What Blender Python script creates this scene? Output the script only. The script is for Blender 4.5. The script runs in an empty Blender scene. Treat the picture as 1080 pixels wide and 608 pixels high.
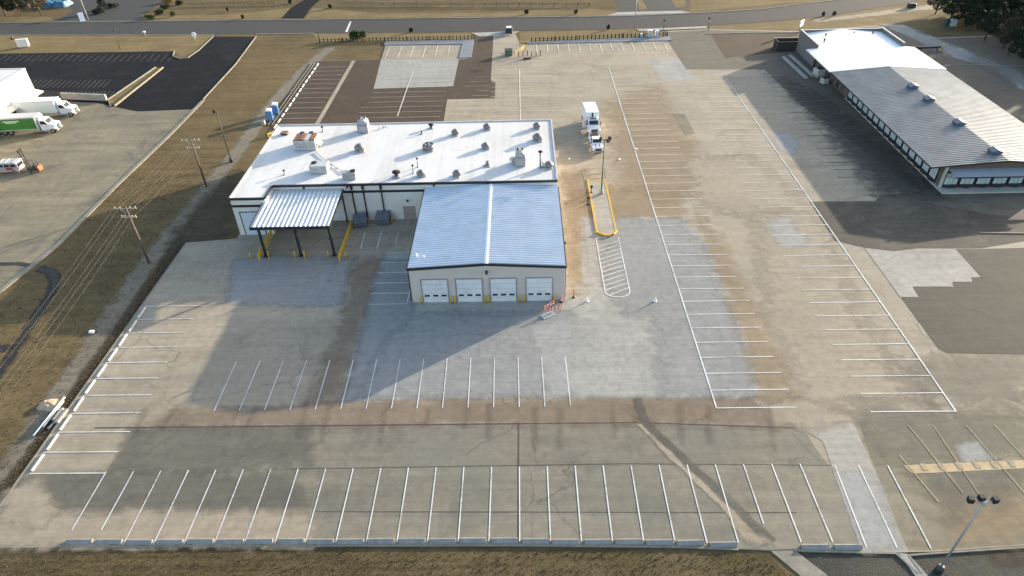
import bpy, bmesh, math, random
import numpy as np
from mathutils import Vector, Matrix
random.seed(11)
R = random.Random(5)
scene = bpy.context.scene
COL = scene.collection
rad = math.radians

# ------------------------------------------------------------------ camera
F, PIT, ROL, YAW, CH, CX, CY = 713.0, 0.64909, -0.029526, -0.022941, 54.325, 0.760, -42.412
cp, sp, cr, sr, cy_, sy_ = math.cos(PIT), math.sin(PIT), math.cos(ROL), math.sin(ROL), math.cos(YAW), math.sin(YAW)
X0 = Vector((cy_, -sy_, 0)); Y0 = Vector((sy_, cy_, 0)); ZZ = Vector((0, 0, 1))
FWD = Y0 * cp - ZZ * sp
UP0 = Y0 * sp + ZZ * cp
RIGHT = X0 * cr + UP0 * sr
UP = X0 * -sr + UP0 * cr
cam_d = bpy.data.cameras.new("camera")
cam = bpy.data.objects.new("camera", cam_d); COL.objects.link(cam)
m = Matrix.Identity(4)
for i, v in enumerate((RIGHT, UP, -FWD)):
    for j in range(3): m[j][i] = v[j]
m[0][3], m[1][3], m[2][3] = CX, CY, CH
cam.matrix_world = m
cam_d.sensor_width = 36.0; cam_d.lens = 36.0 * F / 1080.0
cam_d.clip_start = 0.5; cam_d.clip_end = 6000
scene.camera = cam

def G(px, py, z=0.0):
    """ground point (world x, y) seen at a photo pixel, at height z"""
    d = RIGHT * ((px - 540) / F) + UP * (-(py - 304) / F) + FWD
    t = (z - CH) / d.z
    return (CX + d.x * t, CY + d.y * t)
def GP(*pts, z=0.0): return [G(a, b, z) for a, b in pts]

# ------------------------------------------------------------------ light
SUN_AZ, SUN_EL = rad(53.5), rad(10.7)
w = bpy.data.worlds.new("World"); scene.world = w; w.use_nodes = True
nt = w.node_tree
bg = nt.nodes["Background"]
sky = nt.nodes.new("ShaderNodeTexSky"); sky.sky_type = 'NISHITA'; sky.sun_disc = False
sky.sun_elevation = SUN_EL; sky.sun_rotation = SUN_AZ
sky.air_density = 0.8; sky.dust_density = 1.6; sky.ozone_density = 0.4; sky.altitude = 300
nt.links.new(sky.outputs[0], bg.inputs[0]); bg.inputs[1].default_value = 0.15
sd = bpy.data.lights.new("sun", 'SUN'); sd.energy = 3.6; sd.angle = rad(0.5); sd.color = (1.0, 0.88, 0.71)
so = bpy.data.objects.new("sun", sd); COL.objects.link(so)
sdir = Vector((math.sin(SUN_AZ) * math.cos(SUN_EL), math.cos(SUN_AZ) * math.cos(SUN_EL), math.sin(SUN_EL)))
so.rotation_euler = (-sdir).to_track_quat('-Z', 'Y').to_euler(); so.location = sdir * 300
vs = scene.view_settings
vs.view_transform = 'Standard'; vs.look = 'None'; vs.gamma = 1.0; vs.use_curve_mapping = False
vs.exposure = 1.70
scene.render.engine = 'CYCLES'
scene.cycles.use_denoising = True
scene.cycles.max_bounces = 6
scene.cycles.transparent_max_bounces = 12

# ------------------------------------------------------------------ materials
MATS = {}
def _new(name):
    mt = bpy.data.materials.new(name); mt.use_nodes = True
    n = mt.node_tree; b = n.nodes["Principled BSDF"]
    MATS[name] = mt
    return mt, n, b
def node(n, t, **kw):
    x = n.nodes.new(t)
    for k, v in kw.items(): setattr(x, k, v)
    return x
def mathn(n, op, a, b=None, clamp=False):
    x = n.nodes.new("ShaderNodeMath"); x.operation = op; x.use_clamp = clamp
    for i, v in enumerate((a, b)):
        if v is None: continue
        if isinstance(v, (int, float)): x.inputs[i].default_value = v
        else: n.links.new(v, x.inputs[i])
    return x.outputs[0]
def noise(n, vec, scale, detail=5, rough=.55, dist=0.0):
    x = n.nodes.new("ShaderNodeTexNoise"); n.links.new(vec, x.inputs["Vector"])
    x.inputs["Scale"].default_value = scale; x.inputs["Detail"].default_value = detail
    x.inputs["Roughness"].default_value = rough; x.inputs["Distortion"].default_value = dist
    return x.outputs["Fac"]
def mapping(n, vec, scale=(1, 1, 1), rotz=0.0, loc=(0, 0, 0)):
    x = n.nodes.new("ShaderNodeMapping"); n.links.new(vec, x.inputs[0])
    x.inputs["Scale"].default_value = scale; x.inputs["Rotation"].default_value = (0, 0, rotz)
    x.inputs["Location"].default_value = loc
    return x.outputs[0]
def ramp(n, fac, stops):
    x = n.nodes.new("ShaderNodeValToRGB"); n.links.new(fac, x.inputs[0])
    e = x.color_ramp.elements
    while len(e) < len(stops): e.new(0.5)
    for el, (p, c) in zip(e, stops):
        el.position = p; el.color = (c[0], c[1], c[2], 1) if hasattr(c, '__len__') else (c, c, c, 1)
    return x.outputs[0]
def mix(n, fac, a, b, mode='MIX'):
    x = n.nodes.new("ShaderNodeMix"); x.data_type = 'RGBA'; x.blend_type = mode
    for s, v in ((0, fac), (6, a), (7, b)):
        if isinstance(v, (int, float)): x.inputs[s].default_value = v
        elif isinstance(v, tuple): x.inputs[s].default_value = (v[0], v[1], v[2], 1)
        else: n.links.new(v, x.inputs[s])
    return x.outputs[2]
def wpos(n): return n.nodes.new("ShaderNodeNewGeometry").outputs["Position"]
def sc3(c, k): return (c[0] * k, c[1] * k, c[2] * k)

def ground_mat(name, col, dark=.72, light=1.25, big=.05, mid=.35, fine=4.0, streak=None, slab=None, joint=.72,
               stain=None, stain_amt=.5, rough=.88, bump=.15, tint=None, soft=False, soft_k=.9, tyre=0.0, speck=0.0, spec=.35, crack=0.0, mott=.75):
    mt, n, b = _new(name)
    P = wpos(n)
    a = noise(n, P, big, 6, .6)
    c = noise(n, P, mid, 7, .62, .3)
    f = noise(n, P, fine, 4, .6)
    s = mathn(n, 'ADD', mathn(n, 'MULTIPLY', a, .5), mathn(n, 'ADD', mathn(n, 'MULTIPLY', c, .35), mathn(n, 'MULTIPLY', f, .15)))
    if streak:
        st = noise(n, mapping(n, P, streak[0], streak[1] if len(streak) > 1 else 0), 1.0, 5, .6)
        s = mathn(n, 'ADD', mathn(n, 'MULTIPLY', s, .55), mathn(n, 'MULTIPLY', st, .45))
    out = ramp(n, s, [(.30, sc3(col, dark)), (.5, col), (.70, sc3(col, light))])
    mo = ramp(n, noise(n, P, 1.1, 9, .74, .2), [(.32, .74), (.5, 1.0), (.68, 1.24)])
    ms = ramp(n, noise(n, mapping(n, P, (.10, 2.1, 1), loc=(4, 1, 0)), 1.0, 6, .68), [(.32, .86), (.5, 1.0), (.68, 1.13)])
    out = mix(n, mott, out, mix(n, 1.0, mix(n, 1.0, out, mo, 'MULTIPLY'), ms, 'MULTIPLY'))
    if tint:   # second hue in large blotches
        t = noise(n, mapping(n, P, loc=(31, 17, 0)), big * 1.7, 5, .65)
        out = mix(n, ramp(n, t, [(.42, 0.0), (.62, 1.0)]), out, mix(n, .5, out, tint))
    if stain:
        t = noise(n, mapping(n, P, loc=(7, 55, 0)), .16, 8, .68, .6)
        out = mix(n, mathn(n, 'MULTIPLY', ramp(n, t, [(.52, 0.0), (.66, 1.0)]), stain_amt), out, stain)
    if slab:
        br = n.nodes.new("ShaderNodeTexBrick"); br.offset = 0; br.squash = 1
        n.links.new(P if len(slab) < 3 else mapping(n, P, loc=(slab[2], slab[3], 0)), br.inputs["Vector"])
        br.inputs["Color1"].default_value = (.93, .93, .93, 1); br.inputs["Color2"].default_value = (1.07, 1.06, 1.05, 1)
        br.inputs["Mortar"].default_value = (joint, joint, joint, 1)
        br.inputs["Scale"].default_value = 1; br.inputs["Mortar Size"].default_value = .022; br.inputs["Mortar Smooth"].default_value = .3
        br.inputs["Bias"].default_value = 0
        br.inputs["Brick Width"].default_value = slab[0]; br.inputs["Row Height"].default_value = slab[1]
        out = mix(n, 1.0, out, br.outputs["Color"], 'MULTIPLY')
    if tyre:
        t = noise(n, mapping(n, P, (1.3, .035, 1)), 1.0, 4, .6)
        t2 = noise(n, mapping(n, P, (.035, 1.1, 1), loc=(3, 9, 0)), 1.0, 4, .6)
        tt = mathn(n, 'MAXIMUM', ramp(n, t, [(.58, 0.0), (.75, 1.0)]), ramp(n, t2, [(.60, 0.0), (.78, 1.0)]))
        out = mix(n, mathn(n, 'MULTIPLY', tt, tyre), out, sc3(col, .55))
    if crack:
        wv = n.nodes.new("ShaderNodeVectorMath"); wv.operation = 'ADD'
        nc = n.nodes.new("ShaderNodeTexNoise"); nc.inputs["Scale"].default_value = .35; nc.inputs["Detail"].default_value = 5
        n.links.new(P, nc.inputs["Vector"])
        mv = n.nodes.new("ShaderNodeVectorMath"); mv.operation = 'SCALE'; mv.inputs["Scale"].default_value = 3.0; n.links.new(nc.outputs["Color"], mv.inputs[0])
        n.links.new(P, wv.inputs[0]); n.links.new(mv.outputs[0], wv.inputs[1])
        v = n.nodes.new("ShaderNodeTexVoronoi"); v.feature = 'DISTANCE_TO_EDGE'; v.inputs["Scale"].default_value = .085; n.links.new(wv.outputs[0], v.inputs["Vector"])
        on = ramp(n, noise(n, mapping(n, P, loc=(77, 3, 0)), .07, 3), [(.46, 0.0), (.56, 1.0)])
        out = mix(n, mathn(n, 'MULTIPLY', mathn(n, 'MULTIPLY', ramp(n, v.outputs["Distance"], [(.003, 1.0), (.0075, 0.0)]), on), crack), out, sc3(col, .38))
    if speck:
        v = n.nodes.new("ShaderNodeTexVoronoi"); v.inputs["Scale"].default_value = .55; n.links.new(P, v.inputs["Vector"])
        dd = mathn(n, 'ADD', v.outputs["Distance"], mathn(n, 'MULTIPLY', noise(n, P, 2.2, 3), .25))
        out = mix(n, mathn(n, 'MULTIPLY', ramp(n, dd, [(.20, 1.0), (.30, 0.0)]), speck), out, sc3(col, .6))
    n.links.new(out, b.inputs["Base Color"])
    b.inputs["Roughness"].default_value = rough
    b.inputs["Specular IOR Level"].default_value = spec
    if bump:
        bp = n.nodes.new("ShaderNodeBump"); bp.inputs["Strength"].default_value = bump; bp.inputs["Distance"].default_value = .06
        n.links.new(mathn(n, 'ADD', f, mathn(n, 'MULTIPLY', noise(n, P, 14, 3), .6)), bp.inputs["Height"])
        n.links.new(bp.outputs[0], b.inputs["Normal"])
    if soft:
        at = n.nodes.new("ShaderNodeAttribute"); at.attribute_name = "fade"
        nz = noise(n, mapping(n, P, loc=(13, 2, 0)), .45, 7, .68, .5)
        nz2 = noise(n, mapping(n, P, (.06, .5, 1), loc=(1, 8, 0)), 1.0, 5, .65)
        core = mathn(n, 'MULTIPLY', at.outputs["Fac"], 1.35)
        e = mathn(n, 'ADD', core, mathn(n, 'MULTIPLY', mathn(n, 'SUBTRACT', mathn(n, 'ADD', mathn(n, 'MULTIPLY', nz, .65), mathn(n, 'MULTIPLY', nz2, .35)), .5), 3.3))
        al = mathn(n, 'MULTIPLY', ramp(n, e, [(.22, 0.0), (1.0, 1.0)]), soft_k)
        al = mathn(n, 'MULTIPLY', al, ramp(n, at.outputs["Fac"], [(.02, 0.0), (.3, 1.0)]))
        n.links.new(al, b.inputs["Alpha"])
    return mt

def plain(name, col, rough=.6, metal=0.0, var=.12, scale=1.5, spec=.5, bump=0.0, dirt=None, dirt_amt=.5, objc=True, streakz=False):
    mt, n, b = _new(name)
    if objc:
        P = n.nodes.new("ShaderNodeTexCoord").outputs["Object"]
    else: P = wpos(n)
    if streakz: P = mapping(n, P, (1, 1, .12))
    s = noise(n, P, scale, 6, .62)
    out = ramp(n, s, [(.3, sc3(col, 1 - var * 1.6)), (.5, col), (.7, sc3(col, 1 + var))])
    if dirt:
        t = noise(n, mapping(n, P, loc=(5, 3, 8)), scale * .6, 7, .7, .5)
        out = mix(n, mathn(n, 'MULTIPLY', ramp(n, t, [(.48, 0.0), (.68, 1.0)]), dirt_amt), out, dirt)
    n.links.new(out, b.inputs["Base Color"])
    b.inputs["Roughness"].default_value = rough; b.inputs["Metallic"].default_value = metal
    b.inputs["Specular IOR Level"].default_value = spec
    if bump:
        bp = n.nodes.new("ShaderNodeBump"); bp.inputs["Strength"].default_value = bump; bp.inputs["Distance"].default_value = .02
        n.links.new(noise(n, P, scale * 8, 3), bp.inputs["Height"]); n.links.new(bp.outputs[0], b.inputs["Normal"])
    return mt

def paint_line(name, col, wear, under):
    mt, n, b = _new(name)
    P = wpos(n)
    nz = noise(n, P, 3.2, 7, .72)
    big = noise(n, P, .22, 4, .6)
    e = mathn(n, 'ADD', nz, mathn(n, 'MULTIPLY', mathn(n, 'SUBTRACT', big, .5), .7))
    f = ramp(n, e, [(max(.02, wear - .07), .12), (wear + .07, 1.0)])
    out = mix(n, f, under, ramp(n, big, [(.3, sc3(col, .85)), (.7, col)]))
    n.links.new(out, b.inputs["Base Color"]); b.inputs["Roughness"].default_value = .8
    return mt

# ground surfaces
GRASS = ground_mat("dormant_grass", (.140, .104, .052), .52, 1.45, .03, .22, 2.2, streak=((.05, .6, 1), .3), tint=(.088, .066, .031), stain=(.17, .128, .06), stain_amt=.55, rough=.95, bump=.5, spec=.1, speck=.25)
GRASSW = ground_mat("verge_grass", (.205, .152, .074), .62, 1.3, .06, .4, 2.5, tint=(.13, .105, .05), rough=.95, bump=.5, spec=.1, streak=((.05, .4, 1),), speck=.2)
FIELD = ground_mat("furrowed_field", (.108, .080, .040), .40, 1.7, .05, .5, 3.5, streak=((.12, 2.6, 1),), tint=(.066, .053, .024), rough=.95, bump=.9, spec=.1, stain=(.15, .118, .066), stain_amt=.6)
TAN = ground_mat("tan_concrete", (.318, .270, .200), .68, 1.24, .035, .22, 4, streak=((.035, .55, 1),), slab=(9.14, 4.57), joint=.80, stain=(.225, .182, .128), stain_amt=.55, tint=(.34, .295, .215), tyre=.32, spec=.3, crack=.6)
GREY = ground_mat("pale_grey_concrete", (.305, .298, .268), .78, 1.15, .05, .3, 4, streak=((.04, .6, 1),), slab=(4.57, 4.57), joint=.84, stain=(.25, .235, .205), stain_amt=.6, tyre=.32, crack=.4)
APRON = ground_mat("grey_apron_concrete", (.308, .306, .288), .82, 1.14, .06, .35, 4, soft=True, soft_k=.75, tyre=.3)
OLD = ground_mat("weathered_grey_concrete", (.205, .184, .138), .66, 1.3, .05, .35, 5, streak=((.035, .7, 1),), slab=(10.97, 5.5, 0, 0), joint=.74, stain=(.135, .13, .105), stain_amt=.75, tint=(.17, .165, .132), tyre=.32, speck=.12, crack=.5)
OLDDARK = ground_mat("dark_weathered_concrete", (.145, .140, .112), .62, 1.5, .07, .5, 5, soft=True, soft_k=.46, stain=(.22, .2, .15), stain_amt=.55)
MILD = ground_mat("grey_wear", (.215, .198, .155), .7, 1.3, .07, .5, 5, soft=True, soft_k=.45)
SWD = ground_mat("swale_sediment_shade_dark", (.120, .112, .092), .65, 1.5, .07, .5, 5, soft=True, soft_k=.66)
MARK = ground_mat("tyre_residue", (.115, .095, .07), .75, 1.35, .07, .5, 5, soft=True, soft_k=.20)
OLDR = ground_mat("brown_grey_asphalt", (.068, .061, .045), .72, 1.3, .05, .35, 5, streak=((.04, .8, 1),), slab=(11, 5.5), joint=.85, stain=(.095, .086, .064), stain_amt=.5, tyre=.3, crack=.5)
DUST = ground_mat("pale_silt_and_lit_lip", (.37, .31, .225), .82, 1.15, .08, .5, 5, soft=True, soft_k=.8)
LIGHT = ground_mat("pale_concrete", (.315, .296, .250), .86, 1.1, .07, .4, 5, slab=(4.57, 4.57), joint=.9, tyre=.15)
LIGHTS = ground_mat("pale_concrete_wash", (.42, .415, .385), .86, 1.1, .07, .4, 5, soft=True, soft_k=.6)
RUST = ground_mat("brown_clay_stain", (.225, .160, .108), .75, 1.25, .08, .5, 5, streak=((1.2, .08, 1),), soft=True, soft_k=.42)
OCHRE = ground_mat("ochre_clay_stain", (.34, .245, .140), .8, 1.2, .08, .5, 5, soft=True, soft_k=.42)
BROWN = ground_mat("brown_asphalt", (.060, .040, .023), .72, 1.35, .05, .35, 6, stain=(.092, .066, .040), stain_amt=.45, rough=.9, bump=.3, tyre=.1, streak=((.06, 1.2, 1),), crack=.6)
DARKASPH = ground_mat("grey_worn_asphalt", (.120, .103, .076), .72, 1.28, .05, .35, 6, stain=(.165, .14, .105), stain_amt=.5, rough=.9, bump=.3, streak=((.05, .9, 1),), crack=.5)
OILS = ground_mat("oil_streaks", (.062, .056, .044), .6, 1.5, .06, .4, 6, rough=.9, streak=((.06, 1.4, 1),), soft=True, soft_k=.75)
WORN = ground_mat("oil_dark_asphalt", (.070, .061, .047), .65, 1.5, .06, .4, 6, stain=(.14, .12, .09), stain_amt=.7, rough=.9, bump=.3, streak=((.06, 1.4, 1),), crack=.6)
BLACKASPH = ground_mat("new_black_asphalt", (.0125, .0138, .0165), .7, 1.6, .06, .4, 6, stain=(.032, .030, .028), stain_amt=.5, rough=.95, bump=.3, spec=.1)
ROADM = ground_mat("road_asphalt", (.044, .043, .041), .82, 1.18, .04, .4, 6, streak=((.03, .9, 1),), tint=(.052, .048, .042), rough=.9, crack=.4)
YARD = ground_mat("yard_concrete", (.215, .185, .122), .45, 1.4, .035, .25, 5, streak=((.05, .5, 1), .6), slab=(6, 6), joint=.86, stain=(.115, .11, .088), stain_amt=.85, tint=(.155, .15, .115), tyre=.5, crack=.6)
TRACK = ground_mat("gravel_track", (.235, .205, .150), .75, 1.2, .08, .5, 6, soft=True, soft_k=.75, rough=.95, bump=.5)
GRAVEL = ground_mat("grey_gravel", (.045, .048, .045), .42, 1.8, .12, .9, 7, tint=(.085, .072, .04), rough=.95, bump=1.0)
SOIL = ground_mat("dark_soil", (.085, .062, .038), .6, 1.4, .1, .7, 6, soft=True, soft_k=.8, rough=.95, bump=.6)
WATER = ground_mat("wet_black_ditch", (.022, .020, .016), .6, 1.6, .2, .9, 5, soft=True, soft_k=.95, rough=.5)
KERBM = ground_mat("kerb_concrete", (.235, .215, .170), .75, 1.2, .2, 1.2, 8, stain=(.15, .135, .105), stain_amt=.6)
WALK = ground_mat("sidewalk_concrete", (.33, .32, .29), .85, 1.12, .1, .6, 6, slab=(1.5, 1.5), joint=.8)
SEAM = ground_mat("joint_sealant", (.075, .065, .05), .7, 1.3, .2, 1, 5)
CLAYP = ground_mat("orange_clay_paving", (.43, .325, .19), .75, 1.2, .2, .9, 6)
WHITE_L = paint_line("white_line_paint", (.68, .67, .63), .41, (.33, .30, .24))
FADE_L = paint_line("faded_line_paint", (.66, .61, .50), .38, (.31, .255, .18))
FADEB_L = paint_line("faded_line_on_brown", (.46, .41, .33), .40, (.13, .10, .07))
GHOST_L = paint_line("ghost_line_paint", (.14, .125, .10), .5, (.06, .056, .048))
YEL_L = paint_line("yellow_line_paint", (.36, .28, .14), .50, (.19, .17, .12))
# object materials
def roof_mat():
    mt, n, b = _new("white_roof_membrane"); P = wpos(n)
    s_ = noise(n, P, .12, 6, .62); f_ = noise(n, mapping(n, P, (.9, .05, 1)), 1.0, 5, .6)
    out = ramp(n, mathn(n, 'ADD', mathn(n, 'MULTIPLY', s_, .6), mathn(n, 'MULTIPLY', f_, .4)), [(.33, (.54, .52, .48)), (.5, (.64, .625, .60)), (.68, (.70, .685, .66))])
    t = noise(n, mapping(n, P, loc=(9, 4, 0)), .35, 8, .7, .8)
    out = mix(n, mathn(n, 'MULTIPLY', ramp(n, t, [(.55, 0.0), (.72, 1.0)]), .45), out, (.43, .39, .34))
    br = n.nodes.new("ShaderNodeTexBrick"); br.offset = .5; n.links.new(mapping(n, P, rotz=math.pi / 2), br.inputs["Vector"])
    for k_, v_ in (("Color1", .985), ("Color2", 1.015), ("Mortar", .87)): br.inputs[k_].default_value = (v_, v_, v_, 1)
    br.inputs["Scale"].default_value = 1; br.inputs["Mortar Size"].default_value = .035; br.inputs["Brick Width"].default_value = 14; br.inputs["Row Height"].default_value = 2.4
    out = mix(n, 1.0, out, br.outputs["Color"], 'MULTIPLY')
    n.links.new(out, b.inputs["Base Color"]); b.inputs["Roughness"].default_value = .7; b.inputs["Specular IOR Level"].default_value = .3
    return mt
WHITE_ROOF = roof_mat()
WALLW = plain("white_wall_panel", (.66, .62, .57), .6, var=.05, scale=.6, dirt=(.5, .46, .41), dirt_amt=.25)
WALLG = plain("beige_wall_panel", (.56, .50, .45), .55, var=.04, scale=.6, dirt=(.44, .39, .34), dirt_amt=.2)
TRIM = plain("black_metal_trim", (.018, .018, .020), .45, var=.2)
GALV = plain("galvalume_roof", (.55, .605, .665), .42, .35, .06, .5, dirt=(.50, .545, .585), dirt_amt=.5)
RIDGEM = plain("ridge_cap_metal", (.80, .81, .82), .35, .4, .05)
DOORM = plain("overhead_door_white", (.66, .67, .68), .5, var=.05, scale=.8, dirt=(.46, .44, .41), dirt_amt=.4)
DOORB = plain("overhead_door_pale_blue", (.52, .58, .63), .5, var=.05)
GLASSD = plain("dark_glass", (.02, .025, .03), .12, var=.2, spec=.8)
YEL = plain("safety_yellow", (.62, .38, .030), .55, var=.12, scale=4, dirt=(.35, .22, .05), dirt_amt=.4)
STEEL = plain("grey_steel", (.33, .34, .35), .5, .4, .15, 3)
DKSTEEL = plain("dark_steel", (.050, .050, .052), .5, .3, .2, 3)
HVAC = plain("hvac_casing", (.36, .355, .345), .55, .15, .1, 2, dirt=(.22, .2, .17), dirt_amt=.45)
HVACL = plain("hvac_casing_pale", (.52, .515, .50), .55, .1, .1, 2, dirt=(.34, .31, .28), dirt_amt=.4)
RUSTM = plain("rusted_panel", (.22, .085, .045), .8, .1, .35, 3, dirt=(.42, .36, .3), dirt_amt=.6)
VENTM = plain("vent_aluminium", (.20, .195, .19), .5, .35, .15, 4)
BLACK = plain("black_rubber", (.015, .015, .016), .8, var=.2)
CARW = plain("white_vehicle_paint", (.74, .75, .76), .35, var=.04)
CARD = plain("dark_vehicle_paint", (.02, .022, .03), .3, var=.1)
GREENP = plain("green_truck_graphic", (.035, .19, .025), .5, var=.15, scale=.5)
BROWNP = plain("brown_truck_graphic", (.25, .15, .08), .5, var=.4, scale=2.5)
BLUEP = plain("blue_plastic", (.03, .115, .30), .5, var=.12)
REDP = plain("red_plastic", (.45, .05, .035), .5, var=.15)
ORANGEP = plain("orange_plastic", (.60, .11, .04), .5, var=.1)
WHITEP = plain("white_plastic", (.80, .80, .78), .5, var=.05)
DUMP = plain("dumpster_blue_grey", (.115, .135, .165), .6, var=.18, scale=2, dirt=(.09, .06, .045), dirt_amt=.5)
WOOD = plain("weathered_pole_wood", (.12, .09, .065), .85, var=.2, scale=3, streakz=True)
WOODP = plain("pale_timber", (.42, .33, .23), .8, var=.2, scale=3)
WIRE = plain("bare_wire", (.13, .12, .105), .7, .0, .1)
STOPM = plain("concrete_wheel_stop", (.27, .265, .245), .85, var=.14, scale=2, dirt=(.18, .17, .145), dirt_amt=.6, objc=False)
CONC = plain("cast_concrete", (.34, .32, .28), .85, var=.12, scale=1.2, dirt=(.2, .18, .15), dirt_amt=.5, bump=.2)
BRICK = plain("dark_brown_brick", (.115, .085, .065), .85, var=.2, scale=3, bump=.3)
PLINTH = plain("pale_plinth", (.40, .39, .35), .8, var=.1, scale=.8)
PANEW = plain("pale_window_pane", (.46, .52, .53), .25, var=.14, scale=.9, spec=.6)
ROOFG = plain("metal_roof_shaded", (.205, .217, .215), .55, .2, .14, .25, dirt=(.135, .143, .142), dirt_amt=.6)
AWN = plain("grey_awning_metal", (.27, .30, .33), .42, .4, .06, .5)
BARK = plain("tree_bark", (.085, .065, .05), .9, var=.25, scale=2)
TARP = plain("blue_tarpaulin", (.05, .15, .25), .6, var=.5, scale=.9)
def leafmat(name, col):
    mt, n, b = _new(name)
    oi = n.nodes.new("ShaderNodeNewGeometry")
    s = noise(n, n.nodes.new("ShaderNodeTexCoord").outputs["Object"], .8, 4, .6)
    rnd = mathn(n, 'ADD', mathn(n, 'MULTIPLY', oi.outputs["Random Per Island"], .6), mathn(n, 'MULTIPLY', s, .5))
    n.links.new(ramp(n, rnd, [(.15, sc3(col, .55)), (.55, col), (.95, sc3(col, 1.7))]), b.inputs["Base Color"])
    b.inputs["Roughness"].default_value = .7; b.inputs["Specular IOR Level"].default_value = .2
    return mt
LEAFD = leafmat("dark_evergreen_leaf", (.020, .028, .014))
LEAFB = leafmat("brown_winter_leaf", (.045, .038, .024))
LEAFG = leafmat("green_shrub_leaf", (.045, .075, .020))
LEAFY = leafmat("yellowed_shrub_leaf", (.22, .16, .04))

# ------------------------------------------------------------------ mesh helpers
WORLD0 = {}
class MB:
    def __init__(s): s.v = []; s.f = []; s.mi = []; s.smooth = set()
    def add(s, verts, faces, mi=0, smooth=False):
        o = len(s.v); s.v += [tuple(v) for v in verts]
        for f in faces:
            if smooth: s.smooth.add(len(s.f))
            s.f.append([i + o for i in f]); s.mi.append(mi)
        return s
    def box(s, x0, x1, y0, y1, z0, z1, mi=0):
        v = [(x, y, z) for z in (z0, z1) for y in (y0, y1) for x in (x0, x1)]
        return s.add(v, [(0, 2, 3, 1), (4, 5, 7, 6), (0, 1, 5, 4), (2, 6, 7, 3), (0, 4, 6, 2), (1, 3, 7, 5)], mi)
    def bbox(s, x0, x1, y0, y1, z0, z1, c=.03, mi=0):
        """box with chamfered vertical and top edges"""
        ring = [(x0 + c, y0), (x1 - c, y0), (x1, y0 + c), (x1, y1 - c), (x1 - c, y1), (x0 + c, y1), (x0, y1 - c), (x0, y0 + c)]
        cx, cy = (x0 + x1) / 2, (y0 + y1) / 2
        def inn(k): return [(cx + (x - cx) * (1 - k / max(.01, (x1 - x0) / 2)), cy + (y - cy) * (1 - k / max(.01, (y1 - y0) / 2))) for x, y in ring]
        v = [(x, y, z0) for x, y in ring] + [(x, y, z1 - c) for x, y in ring] + [(x, y, z1) for x, y in inn(c)]
        f = [[7 - i for i in range(8)], [16 + i for i in range(8)]]
        for l in (0, 8):
            for i in range(8): f.append((l + i, l + (i + 1) % 8, l + 8 + (i + 1) % 8, l + 8 + i))
        return s.add(v, f, mi)
    def prism(s, poly, z0, z1, mi=0):
        a = sum(poly[i][0] * poly[(i + 1) % len(poly)][1] - poly[(i + 1) % len(poly)][0] * poly[i][1] for i in range(len(poly)))
        if a < 0: poly = poly[::-1]
        k = len(poly)
        v = [(x, y, z0) for x, y in poly] + [(x, y, z1) for x, y in poly]
        f = [list(range(k))[::-1], [k + i for i in range(k)]] + [(i, (i + 1) % k, k + (i + 1) % k, k + i) for i in range(k)]
        return s.add(v, f, mi)
    def prismx(s, prof, y0, y1, mi=0):
        """profile in (x,z) pushed along y"""
        k = len(prof)
        a = sum(prof[i][0] * prof[(i + 1) % k][1] - prof[(i + 1) % k][0] * prof[i][1] for i in range(k))
        if a < 0: prof = prof[::-1]
        v = [(x, y0, z) for x, z in prof] + [(x, y1, z) for x, z in prof]
        f = [list(range(k)), [k + i for i in range(k)][::-1]] + [(i, k + i, k + (i + 1) % k, (i + 1) % k) for i in range(k)]
        return s.add(v, f, mi)
    def tube(s, p0, p1, r0, r1=None, n=8, mi=0, cap=True):
        r1 = r0 if r1 is None else r1
        p0, p1 = Vector(p0), Vector(p1); d = (p1 - p0).normalized()
        a = d.orthogonal().normalized(); b = d.cross(a)
        v = []
        for p, r in ((p0, r0), (p1, r1)):
            for i in range(n):
                t = 2 * math.pi * i / n; v.append(p + (a * math.cos(t) + b * math.sin(t)) * r)
        f = [(i, (i + 1) % n, n + (i + 1) % n, n + i) for i in range(n)]
        o = len(s.f); s.add(v, f, mi, smooth=(n >= 8))
        if cap: s.add([], []); base = len(s.v) - 2 * n; s.f.append([base + i for i in range(n)][::-1]); s.mi.append(mi); s.f.append([base + n + i for i in range(n)]); s.mi.append(mi)
        return s
    def lathe(s, prof, n=14, c=(0, 0, 0), mi=0, smooth=True):
        v = []
        for r, z in prof:
            for i in range(n):
                t = 2 * math.pi * i / n; v.append((c[0] + r * math.cos(t), c[1] + r * math.sin(t), c[2] + z))
        f = []
        for j in range(len(prof) - 1):
            for i in range(n): f.append((j * n + i, j * n + (i + 1) % n, (j + 1) * n + (i + 1) % n, (j + 1) * n + i))
        f.append([i for i in range(n)][::-1]); f.append([(len(prof) - 1) * n + i for i in range(n)])
        return s.add(v, f, mi, smooth)
    def quad(s, a, b, c, d, mi=0): return s.add([a, b, c, d], [(0, 1, 2, 3)], mi)
    def slab(s, a, b, c, d, t, mi=0):
        """quad a-b-c-d (counter-clockwise seen from above) with thickness t below"""
        lo = [(x, y, z - t) for x, y, z in (a, b, c, d)]
        return s.add([a, b, c, d] + lo, [(0, 1, 2, 3), (7, 6, 5, 4), (0, 4, 5, 1), (1, 5, 6, 2), (2, 6, 7, 3), (3, 7, 4, 0)], mi)
    def mesh(s, name, mats, off=(0, 0, 0)):
        me = bpy.data.meshes.new(name)
        me.from_pydata([(x - off[0], y - off[1], z - off[2]) for x, y, z in s.v], [], s.f)
        for mt in (mats if isinstance(mats, (list, tuple)) else [mats]): me.materials.append(mt)
        if any(s.mi): me.polygons.foreach_set("material_index", s.mi)
        if s.smooth:
            me.polygons.foreach_set("use_smooth", [i in s.smooth for i in range(len(s.f))])
        me.update(); return me
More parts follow.
